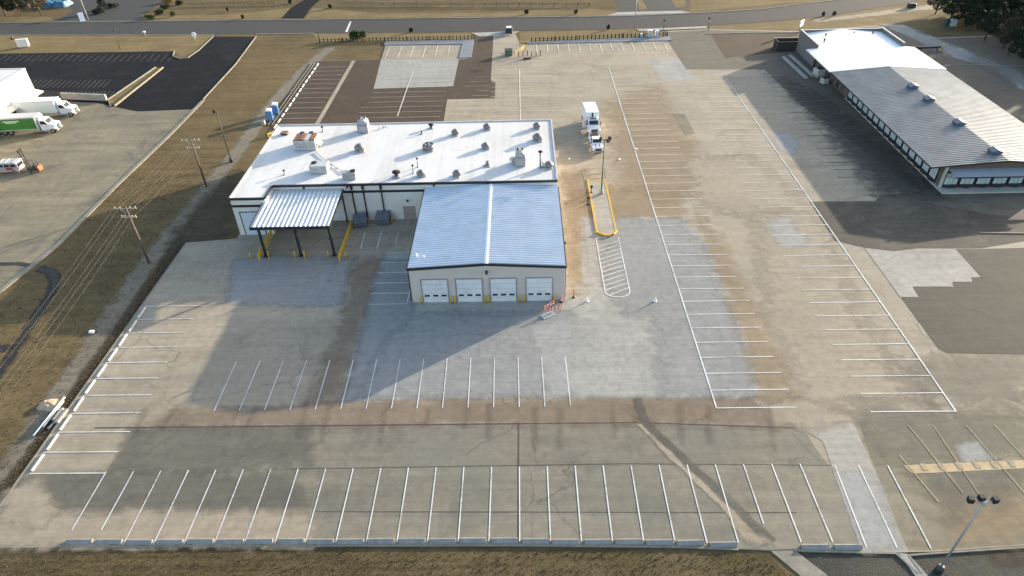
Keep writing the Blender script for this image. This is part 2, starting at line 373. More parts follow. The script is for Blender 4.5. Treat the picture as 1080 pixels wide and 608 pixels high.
    def build(s, name, mats, parent=None, off=None):
        if off is None: off = WORLD0.get(parent.name, (0, 0, 0)) if parent else (0, 0, 0)
        o = bpy.data.objects.new(name, s.mesh(name, mats, off)); COL.objects.link(o)
        if parent: o.parent = parent
        WORLD0[o.name] = off
        return o
def tag(o, label=None, cat=None, group=None, kind=None):
    for k, v in (("label", label), ("category", cat), ("group", group), ("kind", kind)):
        if v: o[k] = v
    return o
def thing(name, label, cat, loc=(0, 0, 0), rz=0.0, group=None, world=False):
    """an Empty at the thing's base; world=True: parts are given in world coordinates"""
    o = bpy.data.objects.new(name, None); COL.objects.link(o); o.empty_display_size = .3
    o.location = loc; o.rotation_euler = (0, 0, rz)
    WORLD0[o.name] = tuple(loc) if world else (0, 0, 0)
    return tag(o, label, cat, group)
def kids(o): return [c for c in bpy.data.objects if c.parent == o]
KIDS = {}
def copy_tree(o, parent=None):
    c = o.copy(); COL.objects.link(c)
    if parent: c.parent = parent
    if o.name not in KIDS: KIDS[o.name] = kids(o)
    for k in KIDS[o.name]: copy_tree(k, c)
    return c
def dup(o, loc, rz=0.0, label=None, group=None):
    c = copy_tree(o); c.location = loc; c.rotation_euler = (0, 0, rz)
    if label: c["label"] = label
    if group: c["group"] = group
    return c
def sheet(name, poly, z, mt, kind='structure', parent=None):
    mb = MB(); a = sum(poly[i][0] * poly[(i + 1) % len(poly)][1] - poly[(i + 1) % len(poly)][0] * poly[i][1] for i in range(len(poly)))
    if a < 0: poly = poly[::-1]
    mb.add([(x, y, z) for x, y in poly], [list(range(len(poly)))])
    o = mb.build(name, mt, parent)
    if kind and not parent: o["kind"] = kind
    return o
def soft_sheet(name, poly, z, mt, width=1.0, parent=None):
    """a thin worn-edged stain: a fine grid carrying the signed distance to the outline (attribute fade)"""
    P = np.array(poly, float); Q = np.roll(P, -1, axis=0)
    lo, hi = P.min(0) - width, P.max(0) + width
    st = max(width * .4, max(hi - lo) / 110, .12)
    xs, ys = np.arange(lo[0], hi[0] + st, st), np.arange(lo[1], hi[1] + st, st)
    gx, gy = np.meshgrid(xs, ys); pts = np.stack([gx.ravel(), gy.ravel()], 1)
    d = np.full(len(pts), 1e9); ins = np.zeros(len(pts), bool)
    for p, q in zip(P, Q):
        e = q - p; L = max((e ** 2).sum(), 1e-9)
        t = np.clip(((pts - p) @ e) / L, 0, 1)
        d = np.minimum(d, np.hypot(*(pts - p - t[:, None] * e).T))
        c = (p[1] > pts[:, 1]) != (q[1] > pts[:, 1])
        if abs(e[1]) > 1e-9: ins ^= c & (pts[:, 0] < e[0] * (pts[:, 1] - p[1]) / e[1] + p[0])
    fade = np.clip(.5 + np.where(ins, d, -d) / (2 * width), 0, 1)
    nx, ny = len(xs), len(ys); F_ = fade.reshape(ny, nx)
    keep = np.maximum.reduce([F_[:-1, :-1], F_[1:, :-1], F_[:-1, 1:], F_[1:, 1:]]) > 0
    jj, ii = np.nonzero(keep)
    quads = np.stack([jj * nx + ii, jj * nx + ii + 1, (jj + 1) * nx + ii + 1, (jj + 1) * nx + ii], 1)
    used_, inv = np.unique(quads, return_inverse=True)
    me = bpy.data.meshes.new(name)
    me.from_pydata([(a_[0], a_[1], z) for a_ in pts[used_]], [], inv.reshape(quads.shape).tolist())
    me.attributes.new("fade", 'FLOAT', 'POINT').data.foreach_set("value", fade[used_].astype(np.float32))
    me.materials.append(mt)
    o = bpy.data.objects.new(name, me); COL.objects.link(o)
    if parent: o.parent = parent
    else: o["kind"] = 'structure'
    return o
def strip_poly(pts, w0, w1=None):
    """polygon of a band of width w along a polyline"""
    w1 = w0 if w1 is None else w1
    L, Rr = [], []
    for i, p in enumerate(pts):
        a = pts[max(0, i - 1)]; b = pts[min(len(pts) - 1, i + 1)]
        d = Vector((b[0] - a[0], b[1] - a[1])).normalized(); nx, ny = -d.y, d.x
        ww = (w0 + (w1 - w0) * i / (len(pts) - 1)) / 2
        L.append((p[0] + nx * ww, p[1] + ny * ww)); Rr.append((p[0] - nx * ww, p[1] - ny * ww))
    return L + Rr[::-1]
def kerb(name, pts, w=.18, z0=-.14, z1=.12, mt=KERBM, parent=None):
    mb = MB()
    for i in range(len(pts) - 1):
        mb.prism(strip_poly([pts[i], pts[i + 1]], w), z0, z1 + .002 * (i % 2))
    o = mb.build(name, mt, parent)
    if not parent: o["kind"] = 'structure'
    return o

# ================================================================== GROUND AND PAVING
GZ = -.10
sheet("ground", [(-2500, -400), (2500, -400), (2500, 3500), (-2500, 3500)], GZ, GRASS)
FRONT = [(-49.6, -8.15), (-38.3, -8.2), (-0.7, -8.45), (14, -8.75), G(779, 579), G(812, 580.5), G(838, 579.5), G(945, 582.5), G(984, 582), G(1080, 575.5), G(1500, 545)]
LOT = FRONT + [(140, 6), (140, 131), G(985, 40), G(925, 27), G(842, 33), G(745, 31), G(702, 33), G(704, 41), (39, 131), (0.6, 131.3), (-0.5, 139.5), (-10.3, 139.3), (-11.0, 131.8),
       (-33.8, 132.7), (-33.2, 121.8), (-48.6, 121.8), (-48.6, 80), (-42.2, 72), (-42.2, 42.5), (-49.4, 41.6)]
mb = MB(); mb.prism(LOT, -.4, 0.0)
lot = mb.build("parking_lot", TAN); lot["kind"] = 'structure'
LY = [.004, .011, .018, .025]
NP = [0]
def patch(name, poly, lvl, mt):
    NP[0] += 1; return sheet(name, poly, LY[lvl] + .0001 * (NP[0] % 60), mt)
def stain(name, poly, lvl, mt, w=1.2):
    NP[0] += 1; return soft_sheet(name, poly, LY[lvl] + .0001 * (NP[0] % 60), mt, w)

# back left brown asphalt, with the two concrete bays left in it
patch("asphalt_patch", [(-48.5, 84), (-48.5, 121.7), (-33.2, 121.7), G(394, 94), G(478, 91), G(484, 63), (-12.0, 121), (-11.0, 139), (-6.3, 138.8), (-6.0, 106), G(522.6, 87), G(521.7, 104), G(471.7, 105), G(468, 128), (-17, 72), (-42, 72), (-48.5, 80)], 0, BROWN)
patch("concrete_strip", [(-40.4, 72.2), (-39.5, 72.2), (-39.3, 121.4), (-40.2, 121.4)], 1, TAN)
patch("concrete_bay", [(-33.1, 121.8), G(394, 94), G(478, 91), G(484, 63)], 0, GREY)
patch("concrete_bay", [(-33.2, 122.0), (-33.7, 132.2), (-12.0, 131.6), (-12.4, 121.0), G(484, 62.8)], 0, TAN)
# pale concrete round the service building
patch("concrete_patch", GP((402, 270), (420, 268)) + [(5.9, 38)] + GP((604, 300), (613, 300), (612, 229), (719, 229), (748, 263), (767, 317), (784, 349), (792, 375), (801, 421), (700, 421), (600, 420.5), (470, 421), (400, 422.5), (357, 428), (365, 398), (387, 318)), 0, GREY)
stain("apron_patch", GP((400, 275), (434, 275), (436, 325), (420, 372), (372, 424), (362, 424), (372, 395), (388, 318)), 1, APRON, .8)
stain("apron_patch", GP((436, 332), (600, 330), (598, 415), (470, 417), (380, 420), (400, 370)), 1, APRON, 1.5)
stain("apron_patch", GP((247, 274), (283, 270), (374, 271), (366, 300), (362, 322), (264, 322), (238, 320), (244, 290)), 1, APRON, .9)
stain("apron_patch", GP((640, 232), (716, 232), (745, 268), (764, 320), (788, 376), (796, 416), (700, 417), (690, 330), (660, 330), (640, 300)), 1, APRON, 2.0)
stain("clay_stain", GP((372, 276), (402, 272), (388, 318), (366, 398), (356, 424), (322, 424), (345, 380), (364, 320)), 2, RUST, 1.6)
stain("clay_stain", GP((598, 206), (640, 196), (716, 200), (722, 228), (612, 229), (608, 312), (601, 312)), 1, OCHRE, 1.6)
stain("clay_stain", GP((590, 182), (618, 178), (616, 212), (600, 216)), 2, RUST, 1.6)
stain("clay_stain", GP((736, 228), (760, 250), (800, 330), (842, 430), (812, 432), (800, 400), (770, 318), (748, 262)), 2, OCHRE, 1.8)
stain("clay_stain", GP((640, 110), (690, 90), (760, 200), (700, 210), (660, 196)), 1, OCHRE, 4)
stain("silt_wash", GP((720, 170), (790, 165), (850, 215), (800, 235), (740, 215)), 1, DUST, 3)
stain("silt_wash", GP((800, 225), (860, 225), (905, 330), (960, 420), (850, 430), (810, 330)), 1, DUST, 3)
stain("wash_mark", GP((808, 236), (830, 230), (850, 252), (846, 262), (822, 258)), 2, LIGHTS, 1.0)
stain("wash_mark", GP((812, 142), (834, 140), (843, 155), (836, 164), (822, 158)), 3, LIGHTS, .8)
patch("concrete_patch", GP((683, 63), (715, 62), (735, 84), (700, 86)), 0, GREY)
patch("asphalt_patch", GP((708, 120), (722, 120), (733, 141), (722, 142)), 0, OLD)
# brown band and older grey concrete toward the camera
patch("old_concrete", GP((146, 451), (672, 446), (848, 452), (858, 470), (876, 494), (934, 583)) + [G(838, 579.3), G(812, 580.2), G(779, 578.7), (14, -8.7), (-0.7, -8.4), (-38.3, -8.15), (-49.5, -8.1), (-49.5, -.35), (-41.2, -.3)], 0, OLD)
stain("clay_stain", GP((180, 434), (400, 424), (600, 420), (700, 420), (838, 421), (846, 452), (672, 447), (146, 452)), 1, RUST, 1.0)
stain("dark_weathering", GP((136, 454), (240, 450), (330, 450), (330, 490), (200, 500), (118, 498)), 1, OLDDARK, 1.0)
stain("dark_weathering", GP((20, 505), (110, 500), (300, 498), (330, 540), (70, 546), (0, 540)), 1, OLDDARK, 1.2)
stain("silt_wash", GP((-10, 545), (30, 540), (330, 540), (330, 575), (-20, 576)), 2, DUST, 1.0)
stain("silt_wash", GP((6, 520), (40, 505), (62, 540), (40, 560), (0, 548)), 2, DUST, 1.0)
patch("joint_strip", GP((330, 539.5), (840, 540.5), (840, 541.3), (330, 540.3)), 1, SEAM)
patch("joint_strip", GP((546.2, 447), (547.6, 447), (547.2, 573), (545.6, 573)), 1, SEAM)
patch("joint_strip", GP((100, 451.0), (672, 445.3), (848, 451.2), (848, 452), (672, 446.2), (100, 452)), 2, SEAM)
patch("joint_strip", GP((300, 494.6), (660, 489.0), (880, 490.6), (880, 491.3), (660, 489.7), (300, 495.3)), 1, SEAM)
R2 = random.Random(3)
for i in range(17):          # tyre and seepage marks at the ends of the bays
    px = 160 + i * 40 + R2.uniform(-14, 14)
    a, b = G(px, 424 + R2.uniform(0, 6) + max(0, 300 - px) * .03), G(px + (px - 547) * R2.uniform(.01, .05) - 2, 447 + R2.uniform(-3, 30))
    stain("tyre_mark", strip_poly([a, b], R2.uniform(.35, .6)), 3, MARK, .4)
# pale lane running to the front kerb
patch("concrete_lane", GP((846, 452), (857, 440), (898, 441), (916, 482), (957, 583)) + [G(909, 582.3), G(868, 466)], 1, LIGHT)
stain("wash_mark", GP((884, 500), (922, 500), (950, 580), (912, 580)), 2, LIGHTS, 1.0)
stain("silt_wash", GP((800, 425), (850, 424), (900, 442), (858, 455), (820, 445)), 2, DUST, 1.2)
stain("wash_mark", GP((560, 345), (604, 335), (606, 415), (580, 420)), 3, LIGHTS, .8)
# drain swale across the front lot, its shaded and lit sides painted flat
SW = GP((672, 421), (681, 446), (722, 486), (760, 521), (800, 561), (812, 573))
stain("swale_sediment_and_shade", strip_poly(SW, .8, 1.3), 2, SWD, .25)  # dark sediment band, also painting in the shaded side of the dip
stain("swale_silt_and_light", strip_poly([(x - .75, y - .2) for x, y in SW[1:]], .4, .9), 3, DUST, .25)  # pale lip painted for the lit side of the dip
stain("swale_silt_and_light", GP((772, 552), (796, 562), (816, 574), (796, 576), (780, 566)), 3, DUST, .5)
# right hand lot
patch("asphalt_patch", GP((702, 40), (724, 73.5), (806, 73.5)) + [(57, 88), (64, 53), G(930, 206), G(960, 228)] + [(77, 43), (140, 43), (140, 130), G(985, 41), G(925, 28), G(842, 34), G(745, 32), G(703, 34)], 0, DARKASPH)
stain("oil_darkening", GP((824, 84), (858, 100), (960, 180), (996, 206), (930, 206), (880, 145)), 1, OILS, 4)
patch("asphalt_patch", GP((854, 213), (923, 212.5), (930, 206)) + [(77.2, 42.8), (140, 42.8)] + [(140, 29)] + GP((1140, 245), (1035, 262), (968, 262), (943, 265), (912, 261.5), (880, 254)), 1, WORN)
patch("asphalt_patch", GP((968, 263), (1008, 263), (1035.5, 293), (1024.6, 293), (1026, 298), (1004.7, 298), (1006.5, 303), (963, 303), (970, 314), (950.4, 314), (990, 368), (999, 372.5), (1080, 374), (1250, 376), (1200, 258), (1035, 263)), 1, OLDR)
patch("concrete_patch", GP((912, 262.2), (943, 265.6), (967.6, 262.8), (1007.8, 263), (1034.5, 292.6), (1023.4, 293), (1025, 297.6), (1003.4, 297.6), (1005, 302.6), (962, 302.6), (968.5, 313.6), (949.4, 313.6)), 2, LIGHT)
patch("old_concrete", GP((905, 442), (1009, 436), (1080, 440), (1240, 440), (1300, 556), (1080, 574), (984, 580.5), (958, 581), (918, 482)), 0, YARD)
stain("wash_mark", GP((1008, 470), (1030, 466), (1046, 484), (1020, 488)), 2, LIGHTS, .7)
patch("clay_paving", GP((953, 491), (1080, 485.5), (1080, 494.2), (962, 500)) , 2, CLAYP)
stain("clay_stain", GP((985, 520), (1080, 515), (1080, 570), (1010, 572)), 1, OCHRE, 1.5)
patch("asphalt_patch", GP((757, 49), (765, 61.5), (838, 54), (843, 35), (750, 37)), 1, BROWN)
stain("dark_weathering", GP((846, 430), (1010, 436), (1080, 430), (1080, 484), (960, 488), (920, 480), (900, 442), (860, 438)), 1, MILD, 3)
stain("dark_weathering", GP((965, 500), (1080, 496), (1080, 520), (1000, 545)), 1, OLDDARK, 2)
stain("dark_weathering", GP((940, 390), (1000, 374), (1080, 376), (1080, 430), (1010, 434)), 1, MILD, 3)
stain("dark_weathering", GP((860, 380), (930, 372), (990, 430), (900, 432)), 1, MILD, 3)
# beside and behind the showroom
stain("silt_wash", GP((930, 26), (950, 26), (1080, 78), (1080, 96), (1050, 72), (1010, 62), (970, 44)), 1, LIGHTS, 1.2)
stain("silt_wash", GP((1020, 62), (1050, 50), (1080, 62), (1080, 90), (1050, 80)), 2, MILD, 1.5)
kerb("kerb", GP((985, 70), (1030, 69), (1080, 70.5), (1160, 74)), .25)
kerb("kerb", GP((1033, 246), (1080, 246.5), (1200, 248)), .22)
kerb("kerb", [(x, y) for x, y in GP((745, 36), (800, 35), (843, 34.5))], .35)

# edges of the lot
kerb("kerb", [(x, y - .06) for x, y in FRONT[:5]], .14, -.4, .012)
kerb("kerb", [(x, y - .06) for x, y in GP((838, 580), (945, 583), (968, 604))], .16, -.4, .02)
kerb("kerb", [(x, y - .06) for x, y in GP((972, 604), (958, 585), (984, 583), (1080, 576.5), (1400, 553))], .16, -.4, .02)
kerb("kerb", [(-49.55, -8.1), (-49.45, 41.6)], .2, -.3, .04)
# front field, gravel corner and flume outlet
sheet("field", [(-400, -400), (400, -400), (400, -60), G(860, 640), G(812, 585), G(786, 581.2), (14, -8.95), (-0.7, -8.65), (-38.3, -8.4), (-52, -8.3), (-400, -8)], GZ + .004, FIELD)
sheet("gravel_bed", GP((836, 582), (945, 584), (972, 610), (1010, 660), (880, 660)), GZ + .008, GRAVEL)
sheet("gravel_bed", GP((960, 587), (984, 584), (1080, 577.5), (1500, 548), (1600, 660), (1020, 660)), GZ + .008, GRAVEL)
mb = MB(); mb.prism(GP((812, 580), (838, 580), (872, 606), (900, 650), (880, 650), (850, 612)), -.3, -.03)
tag(mb.build("drain_flume", KERBM), kind='structure')
mb = MB(); mb.prism(GP((948, 583.5), (958, 584.5), (990, 620), (975, 620)), -.3, .0)
tag(mb.build("sidewalk", WALK), kind='structure')
soft_sheet("dry_grass_patch", GP((1046, 582), (1075, 580), (1080, 592), (1050, 594)), GZ + .012, SOIL, .8)

# left field: track, ditch, neighbour yard
soft_sheet("gravel_track", strip_poly(GP((348, 50), (320, 74), (285, 112), (250, 160), (215, 205), (160, 272), (110, 345), (60, 420), (20, 480), (-30, 560)), 3.0, 2.6), GZ + .004, TRACK, .7)
soft_sheet("bare_soil", strip_poly(GP((240, 196), (190, 256), (140, 330), (100, 388), (50, 462), (0, 528), (-20, 560)), 2.0, 2.4), GZ + .008, SOIL, .5)
soft_sheet("bare_soil", GP((248, 180), (238, 254), (200, 258), (170, 290), (190, 240)), GZ + .012, SOIL, 2.5)
soft_sheet("ditch_water", strip_poly(GP((40, 283), (54, 286), (58, 296), (52, 312), (40, 330), (20, 362), (-6, 400)), 1.2, .9), GZ + .012, WATER, .6)
soft_sheet("ditch_water", strip_poly(GP((-10, 368), (12, 367)), 1.2), GZ + .012, WATER, .3)
YARDP = GP((-60, 340), (0, 306), (60, 258), (120, 197), (178, 142), (205, 115), (145, 117.5), (117, 112), (100, 108)) + [(-104, 99), (-104, 60), (-135, 40)]
sheet("yard", YARDP, GZ + .012, YARD)
kerb("kerb", GP((-60, 341), (0, 307), (60, 259), (120, 198), (178, 143), (214, 106)), .7, -.3, .02)
soft_sheet("ditch_water", strip_poly(GP((-20, 278), (18, 278), (34, 280)), .8), GZ + .02, WATER, .2)
sheet("asphalt_lot", GP((-200, 60), (0, 56.6), (184, 54), (183, 60.5), (197, 61.5), (208, 54), (225, 38.5), (270, 38.5), (248, 68), (214, 105), (200, 117), (145, 118), (117, 113), (66, 105), (-200, 112)), GZ + .008, BLACKASPH)
kerb("kerb", GP((270, 38.7), (248, 68.2), (214, 105)), .25, -.2, .06)
kerb("kerb", GP((184, 54), (182, 59), (190, 62), (198, 61), (209, 53.5), (225, 38.4)), .25, -.2, .06)
sheet("divider_bed", GP((164, 71), (171, 72.5), (121, 113), (114, 105)), GZ + .016, GRASSW)
kerb("kerb", GP((164, 71), (114, 105), (117, 112)), .3, -.2, .1)
# road and verges
sheet("verge", GP((-300, 37), (0, 37), (225, 37), (208, 54), (190, 60), (184, 53.5), (0, 56), (-300, 60)), GZ + .012, GRASSW)
sheet("verge", GP((330, 35.5), (497, 35), (497, 41), (337, 44)), GZ + .002, GRASSW)
sheet("verge", GP((548, 33.5), (660, 31.5), (704, 33), (702, 40), (548, 45)), GZ + .016, GRASSW)
sheet("verge", GP((745, 28), (800, 24.5), (872, 18), (925, 9), (1000, 3), (985, 20), (925, 27), (842, 33), (745, 31)), GZ + .012, GRASSW)
soft_sheet("dirt_shoulder", strip_poly(GP((860, 22), (920, 15), (965, 9), (1000, 6)), 2.5, 4), GZ + .016, DUST, .8)
RB = GP((-420, 40), (-150, 38), (0, 37), (270, 36), (480, 33.5), (620, 31), (660, 30), (740, 26.5), (800, 23.5), (872, 17), (960, 1.8), (1010, -10))
RT = GP((-420, 24), (-150, 24.5), (0, 24), (330, 20.5), (660, 17), (740, 13.5), (800, 10), (845, 4), (883, 0), (935, -10))
far_r = [(RB[-1][0] + 150, RB[-1][1] + 150), (RT[-1][0] + 150, RT[-1][1] + 170)]
sheet("road", RB + far_r + RT[::-1], GZ + .020, ROADM)
kerb("road_kerb", RT[2:], .5, -.2, .02)
kerb("road_kerb", [RB[3], G(330, 35.2)], .4, -.2, .02); kerb("road_kerb", [RB[2], G(225, 36.6)], .3, -.2, .0)
sheet("driveway_apron", GP((497, 35), (548, 33), (540, 38), (505, 38.5)), GZ + .11, WALK)
sheet("driveway_apron", GP((672, 31), (745, 27.8), (745, 30), (674, 33)), GZ + .11, WALK)
sheet("crossing_line", GP((364, 33.6), (369, 22.5), (370.6, 22.5), (366.5, 33.6)), GZ + .024, WHITE_L)
# beyond the road
sheet("driveway", GP((296, 19.5), (320, 19.5), (328, 8), (337, 0), (345, -10), (324, -10), (320, 0), (307, 8)), GZ + .008, BLACKASPH)
sheet("driveway", GP((58, 22.5), (152, 21.5), (148, 17), (175, 0), (190, -10), (60, -10), (70, 0), (76, 12)), GZ + .004, ROADM)
sheet("asphalt_lot", GP((652, 12.5), (648, 0), (640, -12), (728, -12), (726, 6), (718, 11)), GZ + .008, ROADM)
sheet("driveway_apron", GP((641, 16.2), (652, 12.6), (718, 11.2), (729, 13.2)), GZ + .012, WALK)
sheet("verge", GP((-300, 23), (0, 22.8), (58, 22), (50, 17.5), (-300, 18)), GZ + .012, GRASSW)
sheet("verge", GP((150, 21), (296, 19.5), (306, 8.5), (240, 15), (160, 17)), GZ + .012, GRASSW)
sheet("verge", GP((322, 19), (640, 16.4), (652, 12), (610, 8), (520, 13), (400, 14), (330, 8)), GZ + .012, GRASSW)
sheet("far_field", GP((728, 12), (880, -1), (935, -14), (740, -60), (728, -14)), GZ + .004, GRASSW)
sheet("far_field", GP((345, 6), (645, 3), (640, -40), (350, -40)), GZ + .004, GRASS)
sheet("planter_bed", GP((674, 10.5), (683, 9.8), (677, -1), (672, -1)), GZ + .02, DUST if False else GRASSW)
sheet("planter_bed", GP((713, 8), (724, 7), (722, -4), (706, -4)), GZ + .02, GRASSW)

# ================================================================== PAINTED LINES
LINE_ME = {}
def pline(x0, y0, x1, y1, w=.11, mt=WHITE_L, z=.034, name="parking_line"):
    NP[0] += 1; z += (NP[0] % 9) * .0004
    if mt.name not in LINE_ME:
        me = bpy.data.meshes.new("parking_line_" + mt.name)
        me.from_pydata([(-.5, -.5, 0), (.5, -.5, 0), (.5, .5, 0), (-.5, .5, 0)], [], [(0, 1, 2, 3)]); me.materials.append(mt)
        LINE_ME[mt.name] = me
    o = bpy.data.objects.new(name, LINE_ME[mt.name]); COL.objects.link(o); o.parent = lot
    o.location = ((x0 + x1) / 2, (y0 + y1) / 2, z); o.rotation_euler = (0, 0, math.atan2(y1 - y0, x1 - x0))
    o.scale = (math.hypot(x1 - x0, y1 - y0), w, 1)
    return o
def plpx(a, b, c, d, **k):
    p, q = G(a, b), G(c, d); return pline(*p, *q, **k)
W = 2.743
for k in range(-15, 11):
    far = .02 if k > -13 else -.05
    near = -8.15 if k > -14 else -6.6
    if k == 8: near = -6.3
    pline(k * W, far, k * W + (.05 if k > 5 else 0), near - (.3 if k > 5 else 0), .115)
for a, b, c, d in ((880.3, 491, 914, 578), (905.3, 491, 946, 578), (936.3, 491.5, 982, 579)): plpx(a, b, c, d, w=.13)
tops = [252.4, 277, 301.6, 326, 350.8, 375.2, 399.8, 424, 449.6, 473.6, 497.9, 522, 547, 571.3, 596.5]
for i in range(15):
    x = -33.3 + (5.42 + 33.3) * i / 14
    pline(x, 15.7, x + .12, 7.9, .105)
for i in range(11): 
    y = 26.4 - i * 2.66
    pline(-48.9 if i < 10 else -48.8, y, -41.1 - (.4 if 0 < i < 6 else 0), y - .03, .11)
pline(21.05, 7.35, 21.0, 112.8, .16)
for i in range(40):
    y = 7.4 + i * 2.617
    pline(21.1, y, 29.5 if i < 9 else 29.2, y - .02, .12, WHITE_L if y < 42 else FADE_L)
pline(45.85, 6.5, 45.9, 104.5, .16)
for i in range(37):
    y = 6.55 + i * 2.64
    pline(37.0, y + .05, 45.8, y, .12, WHITE_L if y < 42 else FADE_L)
# back left bays
for i in range(14):
    y = 81.5 + i * 2.74; pline(-47.6, y, -40.6, y, .12, FADEB_L)
pline(-24.3, 113.3, -24.3, 87, .2, FADE_L, z=.038)
for i in range(9):
    y = 86.5 + i * 2.72; pline(-32.5 if y < 94 else -31.5, y, -15.6, y, .12, FADEB_L)
for i in range(9): pline(-12 + R.uniform(0, 3), 86 + i * 2.8, -6.4, 86 + i * 2.8, .11, FADEB_L)
pline(.4, 112.6, .5, 81, .2, FADE_L)
for i in range(12): pline(-5.8 if i > 1 else -9, 83.0 + i * 2.7, 9.2, 83.0 + i * 2.7, .11, FADE_L)
for i in range(7): pline(-32.4 + i * 3.05, 131.2, -32.4 + i * 3.05 + .1, 122.4, .2, FADE_L)
for i in range(13): pline(4.75 + i * 2.65, 130.4, 4.75 + i * 2.65, 124.3, .2, FADE_L)
pline(2.0, 131, 2.0, 125, .15, YEL_L)
# bays beside the showroom, nearly worn away
for i in range(22): pline(53 + .06 * i, 58 + i * 2.7, 62.5, 58 + i * 2.7, .16, GHOST_L)
# bays between loading canopy and service building
for y, xa in ((37.9, -19.0), (35.5, -19.4), (33.1, -19.4), (30.7, -19.5), (28.4, -19.6), (26.1, -19.5)): pline(xa, y, -14.6, y, .12)
pline(-14.45, 30.7, -14.5, 26.1, .12); pline(-24.9, 45.6, -20.6, 45.7, .12)
plpx(385.3, 245.6, 380, 263.7, w=.12); plpx(402.5, 244.8, 397.6, 262.9, w=.12); plpx(420.6, 244.8, 416.5, 258, w=.1, mt=FADE_L)
# yellow bays lower right
for a, b, c, d in ((958, 449, 1016, 521), (984, 449, 1040, 533), (1019, 449, 1080, 520), (1049, 449, 1100, 505), (948, 480, 990, 530)): plpx(a, b, c, d, w=.12, mt=YEL_L)
for i in range(6): plpx(972 + i * 18.5, 489.3 - i * .7, 977 + i * 18.5, 496.6 - i * .7, w=.5, mt=YEL_L, z=.038)
# striped no parking zone
HX0, HX1, HY0, HY1 = 11.35, 14.6, 28.2, 40.9
pline(HX0, HY0, HX0, HY1, .14, name="hatch_line"); pline(HX1, HY0, HX1, HY1, .14, name="hatch_line")
pts = [(HX0 + (HX1 - HX0) * (1 - math.cos(t)) / 2, HY0 - 1.35 * math.sin(t) ** .8 if 0 < t < math.pi else HY0) for t in [math.pi * i / 10 for i in range(11)]]
for i in range(10): pline(*pts[i], *pts[i + 1], .14, z=.034, name="hatch_line")
for i in range(12):
    y = HY0 + .1 + i * 1.02
    ya, yb = y - 1.0, y + .55
    xa = HX0 if ya > HY0 - .4 else HX0 + (HY0 - .4 - ya) * 1.0
    pline(xa, max(ya, HY0 - 1.0), HX1, min(yb, HY1), .12, name="hatch_line")
for i in range(26): # stall ticks in the neighbour's black lot
    a = G(8 + i * 7, 57.6); pline(*a, a[0] + .5, a[1] - 5, .14, GHOST_L, z=GZ + .02)
for i in range(22):
    a = G(8 + i * 5.2, 84); pline(*a, a[0] + .5, a[1] - 5, .14, GHOST_L, z=GZ + .02)
    a = G(45 + i * 4.2, 96); pline(*a, a[0] + .5, a[1] - 5, .14, GHOST_L, z=GZ + .02)
# ================================================================== SERVICE BUILDING (white roof)
RZ = 6.2
mx0, mx1, my0, my1, mxr, myb = -41.9, -36.8, 43.5, 47.2, 5.9, 69.2     # left wing x0-x1 comes forward to my0, rest of the front at my1
b = thing("service_building", "long white service building with flat white roof and black trim", "building", ((mx0 + mxr) / 2, my1, 0), world=True)
T = .3
mb = MB()
mb.box(mx0, mx1, my0, my0 + T, 0, RZ - .25); mb.box(mx0, mx0 + T, my0 + T, myb, 0, RZ - .25); mb.box(mx1 - T, mx1, my0 + T, my1 + T, 0, RZ - .25)
mb.box(mx1, mxr, my1, my1 + T, 0, RZ - .25); mb.box(mxr - T, mxr, my1 + T, myb, 0, RZ - .25); mb.box(mx0 + T, mxr - T, myb - T, myb, 0, RZ - .25)
wall = mb.build("wall", WALLW, b)
mb = MB(); mb.prism([(mx0 + .06, my0 + .06), (mx1 - .06, my0 + .06), (mx1 - .06, my1 + .06), (mxr - .06, my1 + .06), (mxr - .06, myb - .06), (mx0 + .06, myb - .06)], RZ - .32, RZ)
roof = mb.build("roof", WHITE_ROOF, b)
mb = MB()
def edge(mb, x0, y0, x1, y1, z0, z1, t=.12):
    mb.box(min(x0, x1) - t * (x0 == x1), max(x0, x1) + t * (x0 == x1), min(y0, y1) - t * (y0 == y1), max(y0, y1) + t * (y0 == y1), z0, z1)
for e_ in ((mx0, my0, mx1, my0), (mx1, my0 + .13, mx1, my1 - .13), (mx1 + .13, my1, mxr, my1)): edge(mb, *e_, RZ - .24, RZ + .10)
mb.build("edge_trim", TRIM, b)
mb = MB()
for e_ in ((mx0, my0 + .13, mx0, myb), (mxr, my1 + .13, mxr, myb), (mx0 + .13, myb, mxr - .13, myb)): edge(mb, *e_, RZ - .24, RZ + .14)
mb.build("edge_flashing", plain("pale_flashing", (.50, .47, .44), .6), b)
mb = MB(); mb.box(mx0 - .035, mx1 + .035, my0 - .03, my0, 4.75, 5.15); mb.box(mx1 + .145, mxr, my1 - .03, my1, 4.75, 5.15)
mb.build("dark_band", TRIM, b)
mb = MB()
for i in range(60):
    x = mx1 + .5 + i * .7
    if x < mxr - .2: mb.box(x, x + .05, my1 - .02, my1, .1, 4.74)
for i in range(7): mb.box(mx0 + .3 + i * .75, mx0 + .34 + i * .75, my0 - .02, my0, .1, 4.74)
mb.build("panel_ribs", WALLW, b)["kind"] = "stuff"
